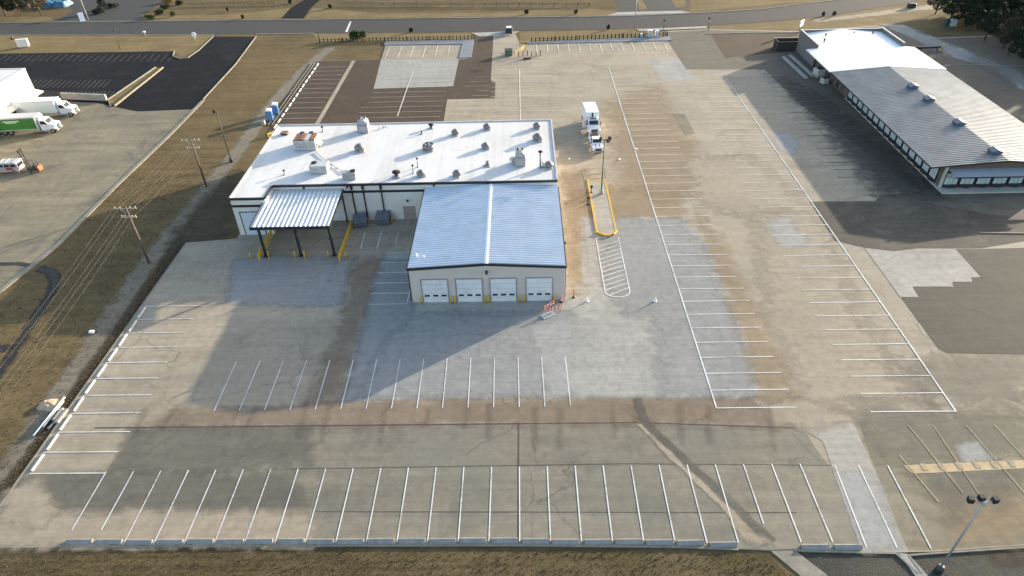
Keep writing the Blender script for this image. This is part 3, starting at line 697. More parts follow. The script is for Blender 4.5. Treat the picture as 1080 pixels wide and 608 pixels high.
def overhead_door(parent, x0, x1, y, h, mt, lites=0, sections=5, group=None):
    """sectional door standing in the front wall plane y (faces -y)"""
    mb = MB(); f = .12
    mb.box(x0 - f, x0, y - .07, y + .05, 0, h + f); mb.box(x1, x1 + f, y - .07, y + .05, 0, h + f); mb.box(x0, x1, y - .07, y + .05, h, h + f)
    d = mb.build("overhead_door", STEEL if lites else TRIM, parent)
    me = None
    for i in range(sections):
        z0 = h * i / sections; z1 = h * (i + 1) / sections - .03
        mb = MB(); mb.bbox(x0 + .01, x1 - .01, y - .05, y + .03, z0 + .01, z1, .015)
        p = mb.build("panel", mt, d)
        if i == 1 and lites:
            for k in range(lites):
                xc = x0 + (x1 - x0) * (k + .5) / lites
                mb = MB(); mb.bbox(xc - .33, xc + .33, y - .075, y - .045, z0 + h / sections * .32, z0 + h / sections * .72, .012)
                mb.build("lite", GLASSD, d)
    return d
overhead_door(b, -41.0, -38.0, my0, 3.9, DOORB)
overhead_door(b, -34.6, -31.0, my1, 3.6, DOORM); overhead_door(b, -30.1, -26.6, my1, 3.6, DOORM)
for xs in (-24.9, -23.2, -20.5):
    mb = MB(); mb.box(xs - .09, xs + .09, my1 - .21, my1 - .03, .1, RZ - .25); mb.box(xs - .16, xs + .16, my1 - .28, my1 - .035, RZ - .75, RZ - .25); mb.build("downspout", TRIM, b)
mb = MB(); mb.box(-17.6, -15.7, my1 - .05, my1 + .02, 0, 2.3); d_ = mb.build("entrance_door", plain("tan_door", (.30, .255, .215), .6), b)
mb = MB(); mb.box(-16.0, -15.88, my1 - .12, my1 - .05, 1.0, 1.1); mb.build("handle", STEEL, d_)
mb = MB(); mb.box(-16.9, -16.6, my1 - .3, my1 - .02, 3.2, 3.45); mb.build("wall_light", TRIM, b)
for xs in (-32, -25.5, -12.5, -4.5):
    mb = MB(); mb.box(xs - .12, xs + .12, my1 - .3, my1 - .12, RZ - .5, RZ + .02); mb.build("scupper", TRIM, b)

# ================================================================== GARAGE WING (metal roof)
gx0, gx1, gy0, gy1 = -13.75, 5.85, 26.45, 46.9
gz, gr = 5.35, 5.95; gxm = (gx0 + gx1) / 2
g = thing("garage_building", "beige metal garage with four white overhead doors and blue-grey ribbed roof", "building", (gxm, gy0, 0), world=True)
mb = MB()
mb.prismx([(gx0, 0), (gx1, 0), (gx1, gz - .15), (gxm, gr - .15), (gx0, gz - .15)], gy0, gy1)
mb.build("wall", WALLG, g)
mb = MB()
def roofz(x): return gz + (gr - gz) * (1 - abs(x - gxm) / (gxm - gx0))
i = 0
x = gx0 + .12
while x < gx1 - .1:
    skip = any(a - .2 < x < c + .2 for a, c in ((-12.3, -9.05), (-7.9, -4.65), (-3.55, -.3), (1.05, 4.3)))
    mb.box(x, x + .09, gy0 - .035, gy0, 3.85 if skip else .05, roofz(x) - .25); x += .42
mb.build("wall_ribs", WALLG, g)["kind"] = "stuff"
for xa_ in (gx1, gx0 - .035):
    mb = MB(); y = gy0 + .3
    while y < gy1: mb.box(xa_, xa_ + .035, y, y + .09, .05, gz - .25); y += .5
    mb.build("wall_ribs", WALLG, g)["kind"] = "stuff"
# each roof slope: one folded sheet with trapezoid ribs running from ridge to eave
for nm, xa, xb in (("roof_slope", gx0 - .12, gxm), ("roof_slope", gxm, gx1 + .12)):
    za, zb = (gz - .01, gr) if xa < gxm - 1 else (gr, gz - .01)
    mb = MB(); prof = []; y = gy0 - .1; pitch = .50
    while y < gy1 - .05:
        prof += [(y, 0), (y + .27, 0), (y + .33, .11), (y + .44, .11)]; y += pitch
    v = [(xa, yy, za + h) for yy, h in prof] + [(xb, yy, zb + h) for yy, h in prof]; k = len(prof)
    mb.add(v, [(i, k + i, k + i + 1, i + 1) for i in range(k - 1)])
    v = [(xa, gy0 - .1, za - .1), (xb, gy0 - .1, zb - .1), (xb, gy1, zb - .1), (xa, gy1, za - .1)]
    mb.add(v, [(0, 3, 2, 1)])
    mb.build(nm, GALV, g)
mb = MB(); mb.prismx([(gxm - .28, gr + .07), (gxm, gr + .13), (gxm + .28, gr + .07), (gxm + .28, gr + .03), (gxm - .28, gr + .03)], gy0 - .12, gy1)
mb.build("ridge_cap", RIDGEM, g)
mb = MB()
for s0, s1, za, zb in ((gx0 - .16, gxm, gz, gr), (gxm, gx1 + .16, gr, gz)):
    mb.add([(s0, gy0 - .16, za - .26), (s1, gy0 - .16, zb - .26), (s1, gy0 - .16, zb + .09), (s0, gy0 - .16, za + .09), (s0, gy0 - .04, za - .26), (s1, gy0 - .04, zb - .26), (s1, gy0 - .04, zb + .09), (s0, gy0 - .04, za + .09)],
           [(0, 1, 2, 3), (5, 4, 7, 6), (3, 2, 6, 7), (1, 0, 4, 5), (0, 3, 7, 4), (1, 5, 6, 2)])
mb.build("gable_trim", TRIM, g)
for a_, c_ in ((gx1 + .122, gx1 + .26), (gx0 - .26, gx0 - .122)):
    mb = MB(); mb.box(a_, c_, gy0 - .03, gy1, gz - .22, gz + .02); mb.build("gutter", TRIM, g)
for a, c in ((-12.3, -9.05), (-7.9, -4.65), (-3.55, -.3), (1.05, 4.3)): overhead_door(g, a, c, gy0 - .045, 3.6, DOORM, 3)
mb = MB(); mb.bbox(gxm - .14, gxm + .14, gy0 - .42, gy0 - .04, 4.55, 4.95, .05); mb.build("wall_light", TRIM, g)
mb = MB(); mb.bbox(gx1 + .04, gx1 + .6, 33.0, 33.25, 4.3, 4.55, .05); mb.build("wall_light", TRIM, g)
mb = MB(); mb.bbox(gx0 - .6, gx0 - .04, 38.0, 38.25, 4.3, 4.55, .05); mb.build("wall_light", TRIM, g)
for x_, y_ in ((gx1 + .12, gy0 + .1), (gx0 - .12, gy0 + .1)):
    mb = MB(); mb.box(x_ - .06, x_ + .06, y_ - .06, y_ + .06, .05, gz - .22); mb.build("downspout", plain("brown_downspout", (.22, .15, .12), .6) if x_ > 0 else TRIM, g)

# yellow bollards at the garage doors
def bollard_mb():
    mb = MB(); mb.lathe([(.115, 0), (.115, 1.05), (.10, 1.12), (.06, 1.17), (.01, 1.185)], 10); return mb
B0 = bollard_mb().build("bollard", YEL); WORLD0[B0.name] = (0, 0, 0)
def put(o, first, loc, label, cat, group=None, rz=0.0):
    c = o if first else copy_tree(o)
    c.location = loc; c.rotation_euler = (0, 0, rz); tag(c, label, cat, group); return c
bx = [(-12.62, "left", "first"), (-8.72, "right", "first"), (-8.22, "left", "second"), (-4.33, "right", "second"), (-3.87, "left", "third"), (.02, "right", "third"), (.73, "left", "fourth"), (4.62, "right", "fourth")]
for i, (x, side, nth) in enumerate(bx):
    put(B0, i == 0, (x, gy0 - .42, 0), "yellow steel bollard at the %s side of the %s garage door from the left" % (side, nth), "bollard", "bollards at the garage doors")

# ================================================================== LOADING CANOPY
cx0, cx1, cyf, cyb = -37.3, -26.2, 37.4, 47.0
czf, czb = 5.0, 5.5
c = thing("loading_canopy", "open loading canopy with ribbed silver roof on black posts", "canopy", ((cx0 + cx1) / 2, cyf, 0), world=True)
mb = MB(); prof = []; x = cx0; n_ = 17; pt = (cx1 - cx0) / n_
for i in range(n_): prof += [(x, 0), (x + pt * .40, 0), (x + pt * .52, .10), (x + pt * .88, .10)]; x += pt
prof.append((cx1, 0)); k = len(prof)
mb.add([(xx, cyf, czf + h) for xx, h in prof] + [(xx, cyb, czb + h) for xx, h in prof], [(i, i + 1, k + i + 1, k + i) for i in range(k - 1)])
mb.add([(cx0, cyf, czf - .03), (cx1, cyf, czf - .03), (cx1, cyb, czb - .03), (cx0, cyb, czb - .03)], [(0, 3, 2, 1)])
mb.build("roof_sheet", plain("canopy_silver_sheet", (.66, .69, .72), .42, .45, .05, .5, dirt=(.58, .59, .6), dirt_amt=.2), c)
mb = MB(); mb.box(cx0 - .08, cx1 + .08, cyf - .14, cyf - .02, czf - .35, czf + .1)
for xx in (cx0 - .1, cx1 + .02):
    mb.add([(xx, cyf - .02, czf - .3), (xx + .08, cyf - .02, czf - .3), (xx + .08, cyb, czb - .3), (xx, cyb, czb - .3), (xx, cyf - .02, czf + .1), (xx + .08, cyf - .02, czf + .1), (xx + .08, cyb, czb + .1), (xx, cyb, czb + .1)],
           [(0, 3, 2, 1), (4, 5, 6, 7), (0, 1, 5, 4), (1, 2, 6, 5), (2, 3, 7, 6), (3, 0, 4, 7)])
mb.build("fascia", TRIM, c)
for px in (-36.3, -31.2, -26.4):
    mb = MB(); mb.box(px - .15, px + .15, cyf + .05, cyf + .35, .02, czf - .06); mb.box(px - .3, px + .3, cyf - .1, cyf + .5, 0, .04); mb.build("post", TRIM, c)
for px in (-31.2, -36.2, -26.5):
    mb = MB(); mb.add([(px - .08, cyf + .1, czf - .34), (px + .08, cyf + .1, czf - .34), (px + .08, cyb, czb - .34), (px - .08, cyb, czb - .34), (px - .08, cyf + .1, czf - .04), (px + .08, cyf + .1, czf - .04), (px + .08, cyb, czb - .04), (px - .08, cyb, czb - .04)],
           [(0, 3, 2, 1), (4, 5, 6, 7), (0, 1, 5, 4), (1, 2, 6, 5), (2, 3, 7, 6), (3, 0, 4, 7)]); mb.build("beam", TRIM, c)
for px in (-26.35,):
    mb = MB(); mb.box(px - .1, px + .1, cyb - .45, cyb - .25, 0, czb - .36); mb.build("post", TRIM, c)
def guard_rail(label, x, y0, y1):
    t = thing("guard_rail", label, "guard rail", (x, y0, 0), 0, "yellow guard rails under the canopy")
    L = y1 - y0
    for z in (.55, 1.05):
        mb = MB(); mb.box(-.09, .09, 0, L, z - .14, z + .12); mb.build("rail", YEL, t)
    for i in range(4):
        mb = MB(); yy = .1 + (L - .2) * i / 3; mb.box(-.07, .07, yy - .07, yy + .07, 0, 1.2); mb.build("post", YEL, t)
guard_rail("yellow guard rail on the left side of the loading canopy", -36.9, 36.4, 43.0)
guard_rail("yellow guard rail on the right side of the loading canopy", -25.3, 35.8, 45.4)
for x, y, l in ((-38.2, 36.9, "yellow bollard standing left of the loading canopy"), (-35.7, 37.1, "yellow bollard right of the canopy's left post"), (-31.9, 37.0, "yellow bollard left of the canopy's middle post"), (-30.5, 37.0, "yellow bollard right of the canopy's middle post"), (-27.1, 37.0, "yellow bollard left of the canopy's right post"), (-24.5, 36.6, "yellow bollard at the outer end of the right guard rail"),
                (-23.0, 45.9, "yellow bollard between the two blue-grey dumpsters"), (-21.9, 46.3, "yellow bollard left of the second dumpster"), (-19.3, 46.0, "yellow bollard right of the second dumpster")):
    put(B0, False, (x, y, 0), l, "bollard", "bollards round the loading canopy")
def dumpster(label, x, y, rz):
    t = thing("dumpster", label, "dumpster", (x, y, 0), rz, "dumpsters against the white wall")
    mb = MB(); mb.add([(-.95, -.6, .15), (.95, -.6, .15), (.95, .75, .15), (-.95, .75, .15), (-1.05, -.9, 1.15), (1.05, -.9, 1.15), (1.05, .85, 1.7), (-1.05, .85, 1.7)],
                      [(0, 3, 2, 1), (0, 1, 5, 4), (1, 2, 6, 5), (2, 3, 7, 6), (3, 0, 4, 7), (4, 5, 6, 7)]); mb.build("bin", DUMP, t)
    for s in (-1, 1):
        mb = MB(); mb.slab((s * .52 - .5, -.95, 1.2), (s * .52 + .5, -.95, 1.2), (s * .52 + .5, .8, 1.76), (s * .52 - .5, .8, 1.76), .05); mb.build("lid", DUMP, t)
        mb = MB(); mb.box(s * 1.06 - .06, s * 1.06 + .06, -.5, .5, .75, .95); mb.build("fork_pocket", DKSTEEL, t)
    for s in (-.8, .8):
        for q in (-.45, .6):
            mb = MB(); mb.tube((s - .04, q, .08), (s + .04, q, .08), .08, n=8); mb.build("wheel", BLACK, t)
dumpster("blue-grey dumpster beside the canopy's right guard rail", -24.0, 45.4, .15)
dumpster("blue-grey dumpster standing against the white wall", -20.6, 46.1, 0)

# ================================================================== ROOFTOP EQUIPMENT
RT_ = RZ
def on_roof(px, py): x, y = G(px, py, RT_); return (x, y, RT_)
def big_unit():
    t = thing("rooftop_unit", "large rooftop air handler with rusted top panels at the roof's left end", "rooftop unit", on_roof(325, 155))
    mb = MB(); mb.box(-1.7, 1.7, -1.5, 1.5, 0, .25); mb.build("curb", STEEL, t)
    mb = MB(); mb.bbox(-1.8, 1.8, -1.6, 1.6, .25, 1.75, .05); mb.build("casing", HVACL, t)
    for i in range(4):
        mb = MB(); x = -1.72 + i * .88; mb.bbox(x, x + .8, -1.5, 1.1, 1.75, 1.9 + .05 * (i % 2), .04); mb.build("top_panel", RUSTM if i != 2 else HVACL, t)
    for i in range(2):
        mb = MB(); mb.lathe([(.38, 0), (.42, .05), (.42, .22), (.3, .25)], 12, (-.9 + 1.5 * i, 1.33, 1.75)); mb.build("fan", DKSTEEL, t)
    for i in range(3):
        mb = MB(); mb.box(-1.6 + i * 1.12, -.65 + i * 1.12, -1.64, -1.6, .45, 1.55); mb.build("access_panel", HVAC, t)
    mb = MB(); mb.slab((1.8, -1.2, 1.2), (2.5, -1.2, .7), (2.5, 1.0, .7), (1.8, 1.0, 1.2), .05); mb.build("intake_hood", HVACL, t)
big_unit()
def small_unit(label, px, py, sx, sy, h, fan, mt=HVACL):
    t = thing("rooftop_unit", label, "rooftop unit", on_roof(px, py), 0)
    mb = MB(); mb.box(-sx * .45, sx * .45, -sy * .45, sy * .45, 0, .22); mb.build("curb", STEEL, t)
    mb = MB(); mb.bbox(-sx / 2, sx / 2, -sy / 2, sy / 2, .22, h, .04); mb.build("casing", mt, t)
    mb = MB(); mb.lathe([(.36, 0), (.42, .04), (.42, .16), (.33, .2), (.1, .17)], 12, (fan, sy * .12, h)); mb.build("fan", BLACK, t)
    mb = MB()
    for i in range(5): mb.box(-sx * .42, sx * .1, -sy / 2 - .02, -sy / 2, .4 + i * (h - .6) / 5, .46 + i * (h - .6) / 5)
    mb.build("louvre", HVAC, t)
    mb = MB(); mb.box(sx * .15, sx * .44, -sy / 2 - .025, -sy / 2, .35, h - .12); mb.build("access_panel", HVAC, t)
    return t
small_unit("pale rooftop unit with black fan above the loading canopy", 338, 181, 2.7, 1.9, 1.35, -.75)
small_unit("small rooftop unit at the roof's front edge, end of the conduit", 369.5, 188.5, 2.0, 1.2, 1.15, .55, HVAC)
def tall_unit(label, px, py, sx, sy, h, mt):
    t = thing("rooftop_unit", label, "rooftop unit", on_roof(px, py))
    mb = MB(); mb.box(-sx * .5, sx * .5, -sy * .5, sy * .5, 0, .2); mb.build("curb", STEEL, t)
    mb = MB(); mb.bbox(-sx / 2 - .04, sx / 2 + .04, -sy / 2 - .04, sy / 2 + .04, .2, h * .62, .04); mb.build("casing", mt, t)
    mb = MB(); mb.prismx([(-sx / 2, h * .62), (sx / 2, h * .62), (sx / 2, h * .8), (sx * .2, h), (-sx * .2, h), (-sx / 2, h * .8)], -sy * .4, sy * .5); mb.build("hood", mt, t)
    mb = MB(); mb.box(-sx * .38, sx * .38, -sy / 2 - .07, -sy / 2 - .04, .4, h * .55); mb.build("access_panel", HVAC, t)
    mb = MB(); mb.tube((0, -sy / 2, .15), (0, -sy / 2 - .35, .15), .06); mb.build("drain_pipe", STEEL, t)
    for s in (-.25, .25):
        mb = MB(); mb.lathe([(.12, 0), (.12, .25), (.2, .27), (.2, .33), (.02, .42)], 8, (s * sx, .1, h)); mb.build("cap", DKSTEEL, t)
tall_unit("tall grey rooftop unit at the middle of the back roof edge", 384, 139, 1.75, 1.7, 2.3, plain("blue_grey_casing", (.30, .30, .34), .5, .2, .1, 2))
tall_unit("tall square rooftop intake box right of centre near the front edge", 549, 174, 1.5, 1.5, 2.4, HVAC)
t = thing("exhaust_duct", "low side duct attached to the left of the tall intake box", "duct", on_roof(542.5, 172.5))
mb = MB(); mb.bbox(-.45, .45, -.55, .55, 0, .95, .04); mb.build("casing", HVAC, t)
mb = MB(); mb.slab((-.75, -.55, .55), (-.45, -.55, .85), (-.45, .55, .85), (-.75, .55, .55), .04); mb.build("hood", STEEL, t)
def mushroom(s=1.0):
    t = thing("roof_vent", None, "roof vent")
    mb = MB(); mb.box(-.55 * s, .55 * s, -.55 * s, .55 * s, 0, .25 * s); mb.build("curb", STEEL, t)
    mb = MB(); mb.lathe([(.42 * s, .25 * s), (.42 * s, .5 * s)], 14); mb.build("throat", DKSTEEL, t)
    mb = MB(); mb.lathe([(.72 * s, .42 * s), (.76 * s, .46 * s), (.74 * s, .6 * s), (.62 * s, .78 * s), (.40 * s, .9 * s), (.38 * s, .98 * s), (.08 * s, 1.03 * s)], 16); mb.build("cap", VENTM, t)
    return t
M1, M2 = mushroom(1.0), mushroom(1.22)
first = {0: True, 1: True}
for px, py, big, l in ((380, 159.5, 1, "low round roof vent right of the rusted unit, mid roof"), (444.5, 186, 0, "round roof vent by the front edge, right of the twin pipes"),
        (480.7, 142.5, 0, "round roof vent on the back row, right of the black exhaust"), (514, 136.5, 0, "round roof vent at the back edge, right of centre"),
        (566.5, 135.5, 0, "round roof vent at the back right corner of the roof"), (567.3, 148.5, 1, "wide round roof vent just in front of the back right one"),
        (512.5, 157, 0, "round roof vent alone in the right half, mid roof"), (482.6, 186, 0, "round roof vent at the front edge above the garage wing"),
        (579, 177, 0, "small round roof vent beside the tall stack at the right edge")):
    src = M2 if big else M1
    o_ = put(src, first[big], on_roof(px, py), l, "roof vent", "round vents on the white roof", R.uniform(-.4, .4)); first[big] = False
t = thing("roof_fan", "open exhaust fan with visible blades at the centre of the roof", "roof fan", on_roof(452, 158.5))
mb = MB(); mb.box(-.8, .8, -.8, .8, 0, .3); mb.build("curb", STEEL, t)
mb = MB(); mb.lathe([(.95, .3), (.95, 1.0), (.88, 1.0), (.88, .5)], 18); mb.build("housing", VENTM, t)
for i in range(5):
    a = i * 2 * math.pi / 5; ca, sa = math.cos(a), math.sin(a)
    mb = MB(); mb.slab(*[(ca * u - sa * v, sa * u + ca * v, z) for u, v, z in ((.1, -.12, .85), (.82, -.2, .82), (.82, .2, .96), (.1, .12, .93))], .03); mb.build("blade", HVACL, t)
mb = MB(); mb.lathe([(.16, .7), (.16, 1.02), (.05, 1.06)], 10); mb.build("hub", DKSTEEL, t)
def pipe_vent(label, px, py, h, r=.09, cap=True, mt=VENTM, base=True):
    t = thing("vent_pipe", label, "vent pipe", on_roof(px, py))
    mb = MB(); mb.tube((0, 0, 0), (0, 0, h), r, n=8); mb.build("pipe", mt, t)
    if base: mb = MB(); mb.lathe([(r * 2.6, 0), (r * 1.8, .12), (r * 1.1, .25)], 10); mb.build("flashing", STEEL, t)
    if cap: mb = MB(); mb.lathe([(r * 1.2, h), (r * 2.1, h + .08), (r * 2.1, h + .25), (r * .4, h + .36)], 10); mb.build("rain_cap", BLACK, t)
pipe_vent("tall thin pipe with black cap, rear one of the twin pipes", 440.8, 176.5, 1.3, .08, True)
pipe_vent("thin bent pipe in front of the twin pipe, near the front edge", 436, 183, 1.15, .08, True)
pipe_vent("short pipe behind the open exhaust fan", 445, 141.5, .55, .14, False, DKSTEEL)
pipe_vent("short black exhaust with cap near the centre of the back edge", 455, 135.5, .5, .22, True, DKSTEEL)
pipe_vent("squat dark vent left of the round vent, front edge centre", 418.5, 187, .7, .3, True, DKSTEEL)
pipe_vent("conical grey vent in the right half, in front of mid roof", 514.3, 175, .75, .28, False)
pipe_vent("tall black-topped exhaust stack near the right roof edge", 570, 177, 2.5, .16, True, STEEL)
pipe_vent("very thin pipe beside the tall grey unit, back edge", 400, 137, .8, .05, False)
pipe_vent("thin pipe second right of the tall grey unit", 404.4, 135, .9, .05, False)
pipe_vent("thin pipe third right of the tall grey unit", 407.2, 134.5, .9, .05, False)
pipe_vent("short pipe right of the rusted rooftop unit", 340.6, 139, .7, .1, True)
pipe_vent("small low tee vent above the loading canopy's left edge", 300.3, 184.5, .55, .08, True)
pipe_vent("thin white pipe beside the tall exhaust stack", 572.8, 176.5, 1.0, .12, False, HVACL)
t = thing("roof_hatch", "small brown roof hatch at the back left corner of the roof", "roof hatch", on_roof(300.5, 142))
mb = MB(); mb.box(-.55, .55, -.45, .45, 0, .35); mb.build("curb", DKSTEEL, t)
mb = MB(); mb.bbox(-.62, .62, -.52, .52, .35, .45, .03); mb.build("lid", RUSTM, t)
p0, p1, p2 = on_roof(333, 161), on_roof(342, 169), on_roof(364, 184)
mb = MB()
for a, c_ in ((p0, p1), (p1, p2)): mb.tube((a[0] - p0[0], a[1] - p0[1], .14), (c_[0] - p0[0], c_[1] - p0[1], .14), .07, n=6)
for u in (.1, .35, .6, .85):
    x, y = p1[0] + (p2[0] - p1[0]) * u - p0[0], p1[1] + (p2[1] - p1[1]) * u - p0[1]; mb.box(x - .12, x + .12, y - .12, y + .12, 0, .1)
o_ = mb.build("conduit", STEEL); o_.location = p0; tag(o_, "grey conduit run across the white roof between two rooftop units", "conduit")
# ================================================================== SHOWROOM ON THE RIGHT
sx0, sx1, sy0, sy1, sym = 67.3, 85.8, 53.6, 121.6, 96.0
ez, rz_, ex0, ex1, rx = 3.95, 4.85, 64.7, 88.0, 76.3
s = thing("showroom_building", "long low showroom with grey metal roof, white back roof and a row of black-framed windows", "building", (rx, sy0, 0), world=True)
mb = MB(); mb.prismx([(sx0, 0), (sx1, 0), (sx1, ez - .1), (rx, rz_ - .12), (sx0, ez - .1)], sy0 + .15, sy1 - .3)
mb.build("wall", BRICK, s)
mb = MB(); mb.box(66.9, sx1 + .8, 51.9, sy0 - .01, 0, .22); mb.box(66.9, sx0 - .01, sy0 - .01, 91.5, 0, .215); mb.build("plinth", PLINTH, s)
def ribbed_slope(name, xa, za, xb, zb, y0, y1, pitch, h, mt, parent):
    prof = []; y = y0
    while y < y1 - pitch * .5:
        prof += [(y, 0), (y + pitch * .78, 0), (y + pitch * .82, h), (y + pitch * .94, h)]; y += pitch
    prof.append((y1, 0)); k = len(prof); mb = MB()
    mb.add([(xa, q, za + p) for q, p in prof] + [(xb, q, zb + p) for q, p in prof], [(i, k + i, k + i + 1, i + 1) for i in range(k - 1)])
    mb.add([(xa, y0, za - .1), (xb, y0, zb - .1), (xb, y1, zb - .1), (xa, y1, za - .1)], [(0, 3, 2, 1)])
    mb.add([(xa, y0, za - .1), (xb, y0, zb - .1), (xb, y0, zb), (xa, y0, za)], [(0, 1, 2, 3)])
    return mb.build(name, mt, parent)
ribbed_slope("roof_slope", ex0, ez, rx, rz_, sy0 - .1, sym, .61, .06, ROOFG, s)  # slope away from the sun, its shade painted into the darker grey
ribbed_slope("roof_slope", rx, rz_, ex1, ez, sy0 - .1, sym, .61, .06, plain("metal_roof_sunlit", (.345, .34, .315), .6, .1, .14, .3, dirt=(.26, .255, .24), dirt_amt=.4), s)  # same roof, sunward slope: sunlight painted in as a paler colour
mb = MB()   # white membrane roof, gabled, over the back part
mb.add([(ex0 - .2, sym + .01, ez + .07), (rx, sym + .01, rz_ + .07), (ex1 + .3, sym + .01, ez + .07), (ex0 - .2, 110.2, ez + .07), (rx, 110.2, rz_ + .07), (ex1 + .3, 110.2, ez + .07),
        (ex0 - .2, sym + .01, ez - .15), (rx, sym + .01, rz_ - .15), (ex1 + .3, sym + .01, ez - .15), (ex0 - .2, 110.2, ez - .15), (rx, 110.2, rz_ - .15), (ex1 + .3, 110.2, ez - .15)],
       [(0, 1, 4, 3), (1, 2, 5, 4), (0, 6, 7, 1), (1, 7, 8, 2), (3, 9, 6, 0), (2, 8, 11, 5), (3, 4, 10, 9), (4, 5, 11, 10), (6, 9, 10, 7), (7, 10, 11, 8)])
mb.add([(67.05, 110.21, ez + .2), (rx, 110.21, rz_ + .08), (85.7, 110.21, ez + .2), (67.05, sy1 - .26, ez + .2), (rx, sy1 - .26, rz_ + .08), (85.7, sy1 - .26, ez + .2)], [(0, 1, 4, 3), (1, 2, 5, 4)])
mb.build("white_roof", plain("bright_white_membrane", (.84, .84, .82), .6, var=.04, scale=.3), s)
mb = MB(); mb.box(66.75, 67.04, 110.2, sy1, 0, 5.0); mb.box(85.72, 86.0, 110.2, sy1, 0, 5.0); mb.box(67.04, 85.72, sy1 - .25, sy1, 0, 4.85)
mb.build("parapet", plain("parapet_brick", (.16, .145, .135), .85, var=.12, scale=2), s)
mb = MB(); mb.box(66.72, 67.07, 110.18, sy1 + .03, 5.0, 5.06); mb.box(85.69, 86.03, 110.18, sy1 + .03, 5.0, 5.06); mb.box(67.07, 85.69, sy1 - .28, sy1 + .03, 4.85, 4.91); mb.build("coping", plain("pale_coping", (.62, .61, .58), .6), s)
mb = MB()
mb.box(ex0 - .08, ex0 - .002, sy0 - .12, sym, ez - .22, ez + .02)
mb.add([(ex0 - .08, sy0 - .18, ez - .24), (rx, sy0 - .18, rz_ - .24), (ex1, sy0 - .18, ez - .24), (ex0 - .08, sy0 - .18, ez + .03), (rx, sy0 - .18, rz_ + .04), (ex1, sy0 - .18, ez + .03),
        (ex0 - .08, sy0 - .12, ez - .24), (rx, sy0 - .12, rz_ - .24), (ex1, sy0 - .12, ez - .24), (ex0 - .08, sy0 - .12, ez + .03), (rx, sy0 - .12, rz_ + .04), (ex1, sy0 - .12, ez + .03)],
       [(0, 1, 4, 3), (1, 2, 5, 4), (3, 4, 10, 9), (4, 5, 11, 10), (7, 6, 9, 10), (8, 7, 10, 11)])
mb.build("eave_trim", TRIM, s)
def window(parent, p, along, wd, z0, z1, out):
    """window unit: frame, muntins, pane; p = start (x,y), along/out unit vectors"""
    def P(u, d, z): return (p[0] + along[0] * u + out[0] * d, p[1] + along[1] * u + out[1] * d, z)
    def bar(mb, u0, u1, z0, z1, d0, d1):
        v = [P(u, d, z) for z in (z0, z1) for d in (d0, d1) for u in (u0, u1)]
        mb.add(v, [(0, 2, 3, 1), (4, 5, 7, 6), (0, 1, 5, 4), (2, 6, 7, 3), (0, 4, 6, 2), (1, 3, 7, 5)])
    mb = MB(); f = .14
    bar(mb, 0, f, z0, z1, 0, .16); bar(mb, wd - f, wd, z0, z1, 0, .16); bar(mb, f, wd - f, z1 - .16, z1, 0, .16); bar(mb, f, wd - f, z0, z0 + .12, 0, .16)
    o = mb.build("window", TRIM, parent)
    for k in range(3):
        mb = MB(); u0 = f + (wd - 2 * f) * k / 3; bar(mb, u0 + .03, u0 + (wd - 2 * f) / 3 - .03, z0 + .13, z1 - .17, .02, .06); mb.build("pane", PANEW, o)
    mb = MB()   # bowed black planter rail under the sill
    n = 8; v = []
    for zz in (z0 - .32, z0 + .10):
        for i in range(n + 1):
            u = .08 + (wd - .16) * i / n; v.append(P(u, .17 + .38 * math.sin(math.pi * i / n), zz))
        v += [P(wd - .08, .0, zz), P(.08, .0, zz)]
    k = n + 3
    mb.add(v, [list(range(k))[::-1], [k + i for i in range(k)]] + [(i, (i + 1) % k, k + (i + 1) % k, k + i) for i in range(k)])
    mb.build("planter_rail", TRIM, o)
    return o
for i in range(15): window(s, (sx0, 55.2 + i * 2.42 + 2.3), (0, -1), 2.3, .55, 3.3, (-1, 0))
for i in range(7): window(s, (sx0 + .25 + i * 2.55, sy0 + .15), (1, 0), 2.42, .62, 2.9, (0, -1))
mb = MB(); mb.box(sx0 - .15, sx0 + .2, sy0 - .05, sy0 + .3, .22, ez - .12); mb.build("corner_post", PLINTH, s)
mb = MB(); mb.slab((sx0 + .9, sy0 - 1.45, 2.75), (ex1 - .5, sy0 - 1.45, 2.75), (ex1 - .2, sy0 + .1, 3.5), (sx0 + .35, sy0 + .1, 3.5), .06); mb.build("awning", AWN, s)
mb = MB(); mb.box(sx0 + .85, ex1 - .45, sy0 - 1.53, sy0 - 1.452, 2.62, 2.79); mb.build("awning_trim", TRIM, s)
for i in range(7):
    mb = MB(); xx = sx0 + .22 + i * 2.55; mb.tube((xx, sy0 - .02, 2.2), (xx + .5, sy0 - 1.4, 2.66), .035, n=6); mb.build("awning_bracket", TRIM, s)
for i in range(6):
    mb = MB(); y = 94 + i * 2.5; mb.box(sx0 - .06, sx0 + .05, y, y + 1.2, .3, 2.6); mb.build("side_door", TRIM if i % 2 else plain("dark_door", (.06, .055, .05), .6), s)
for i, (px, py) in enumerate(((962, 92.5), (977, 106), (1010, 131), (1048, 161))):
    x, y = G(px, py, rz_ - .05)
    t = thing("ridge_vent", ("blue-grey box vent at the ridge, farthest toward the white roof", "blue-grey box vent at the ridge, second from the white roof", "blue-grey box vent at the ridge, second from the front gable", "blue-grey box vent at the ridge, closest to the front gable")[i], "roof vent", (rx - .55, y, rz_ - .15), 0, "box vents on the showroom ridge")
    mb = MB(); mb.box(-.75, .75, -.7, .7, -.05, .55); mb.build("casing", plain("ridge_vent_blue_grey", (.085, .115, .17), .5, .2) if i == 0 else MATS["ridge_vent_blue_grey"], t)
    mb = MB(); mb.slab((-.95, -.85, .55), (0, -.85, .8), (0, .85, .8), (-.95, .85, .55), .06); mb.slab((0, -.85, .8), (.95, -.85, .55), (.95, .85, .55), (0, .85, .8), .06); mb.build("hood", MATS["ridge_vent_blue_grey"], t)
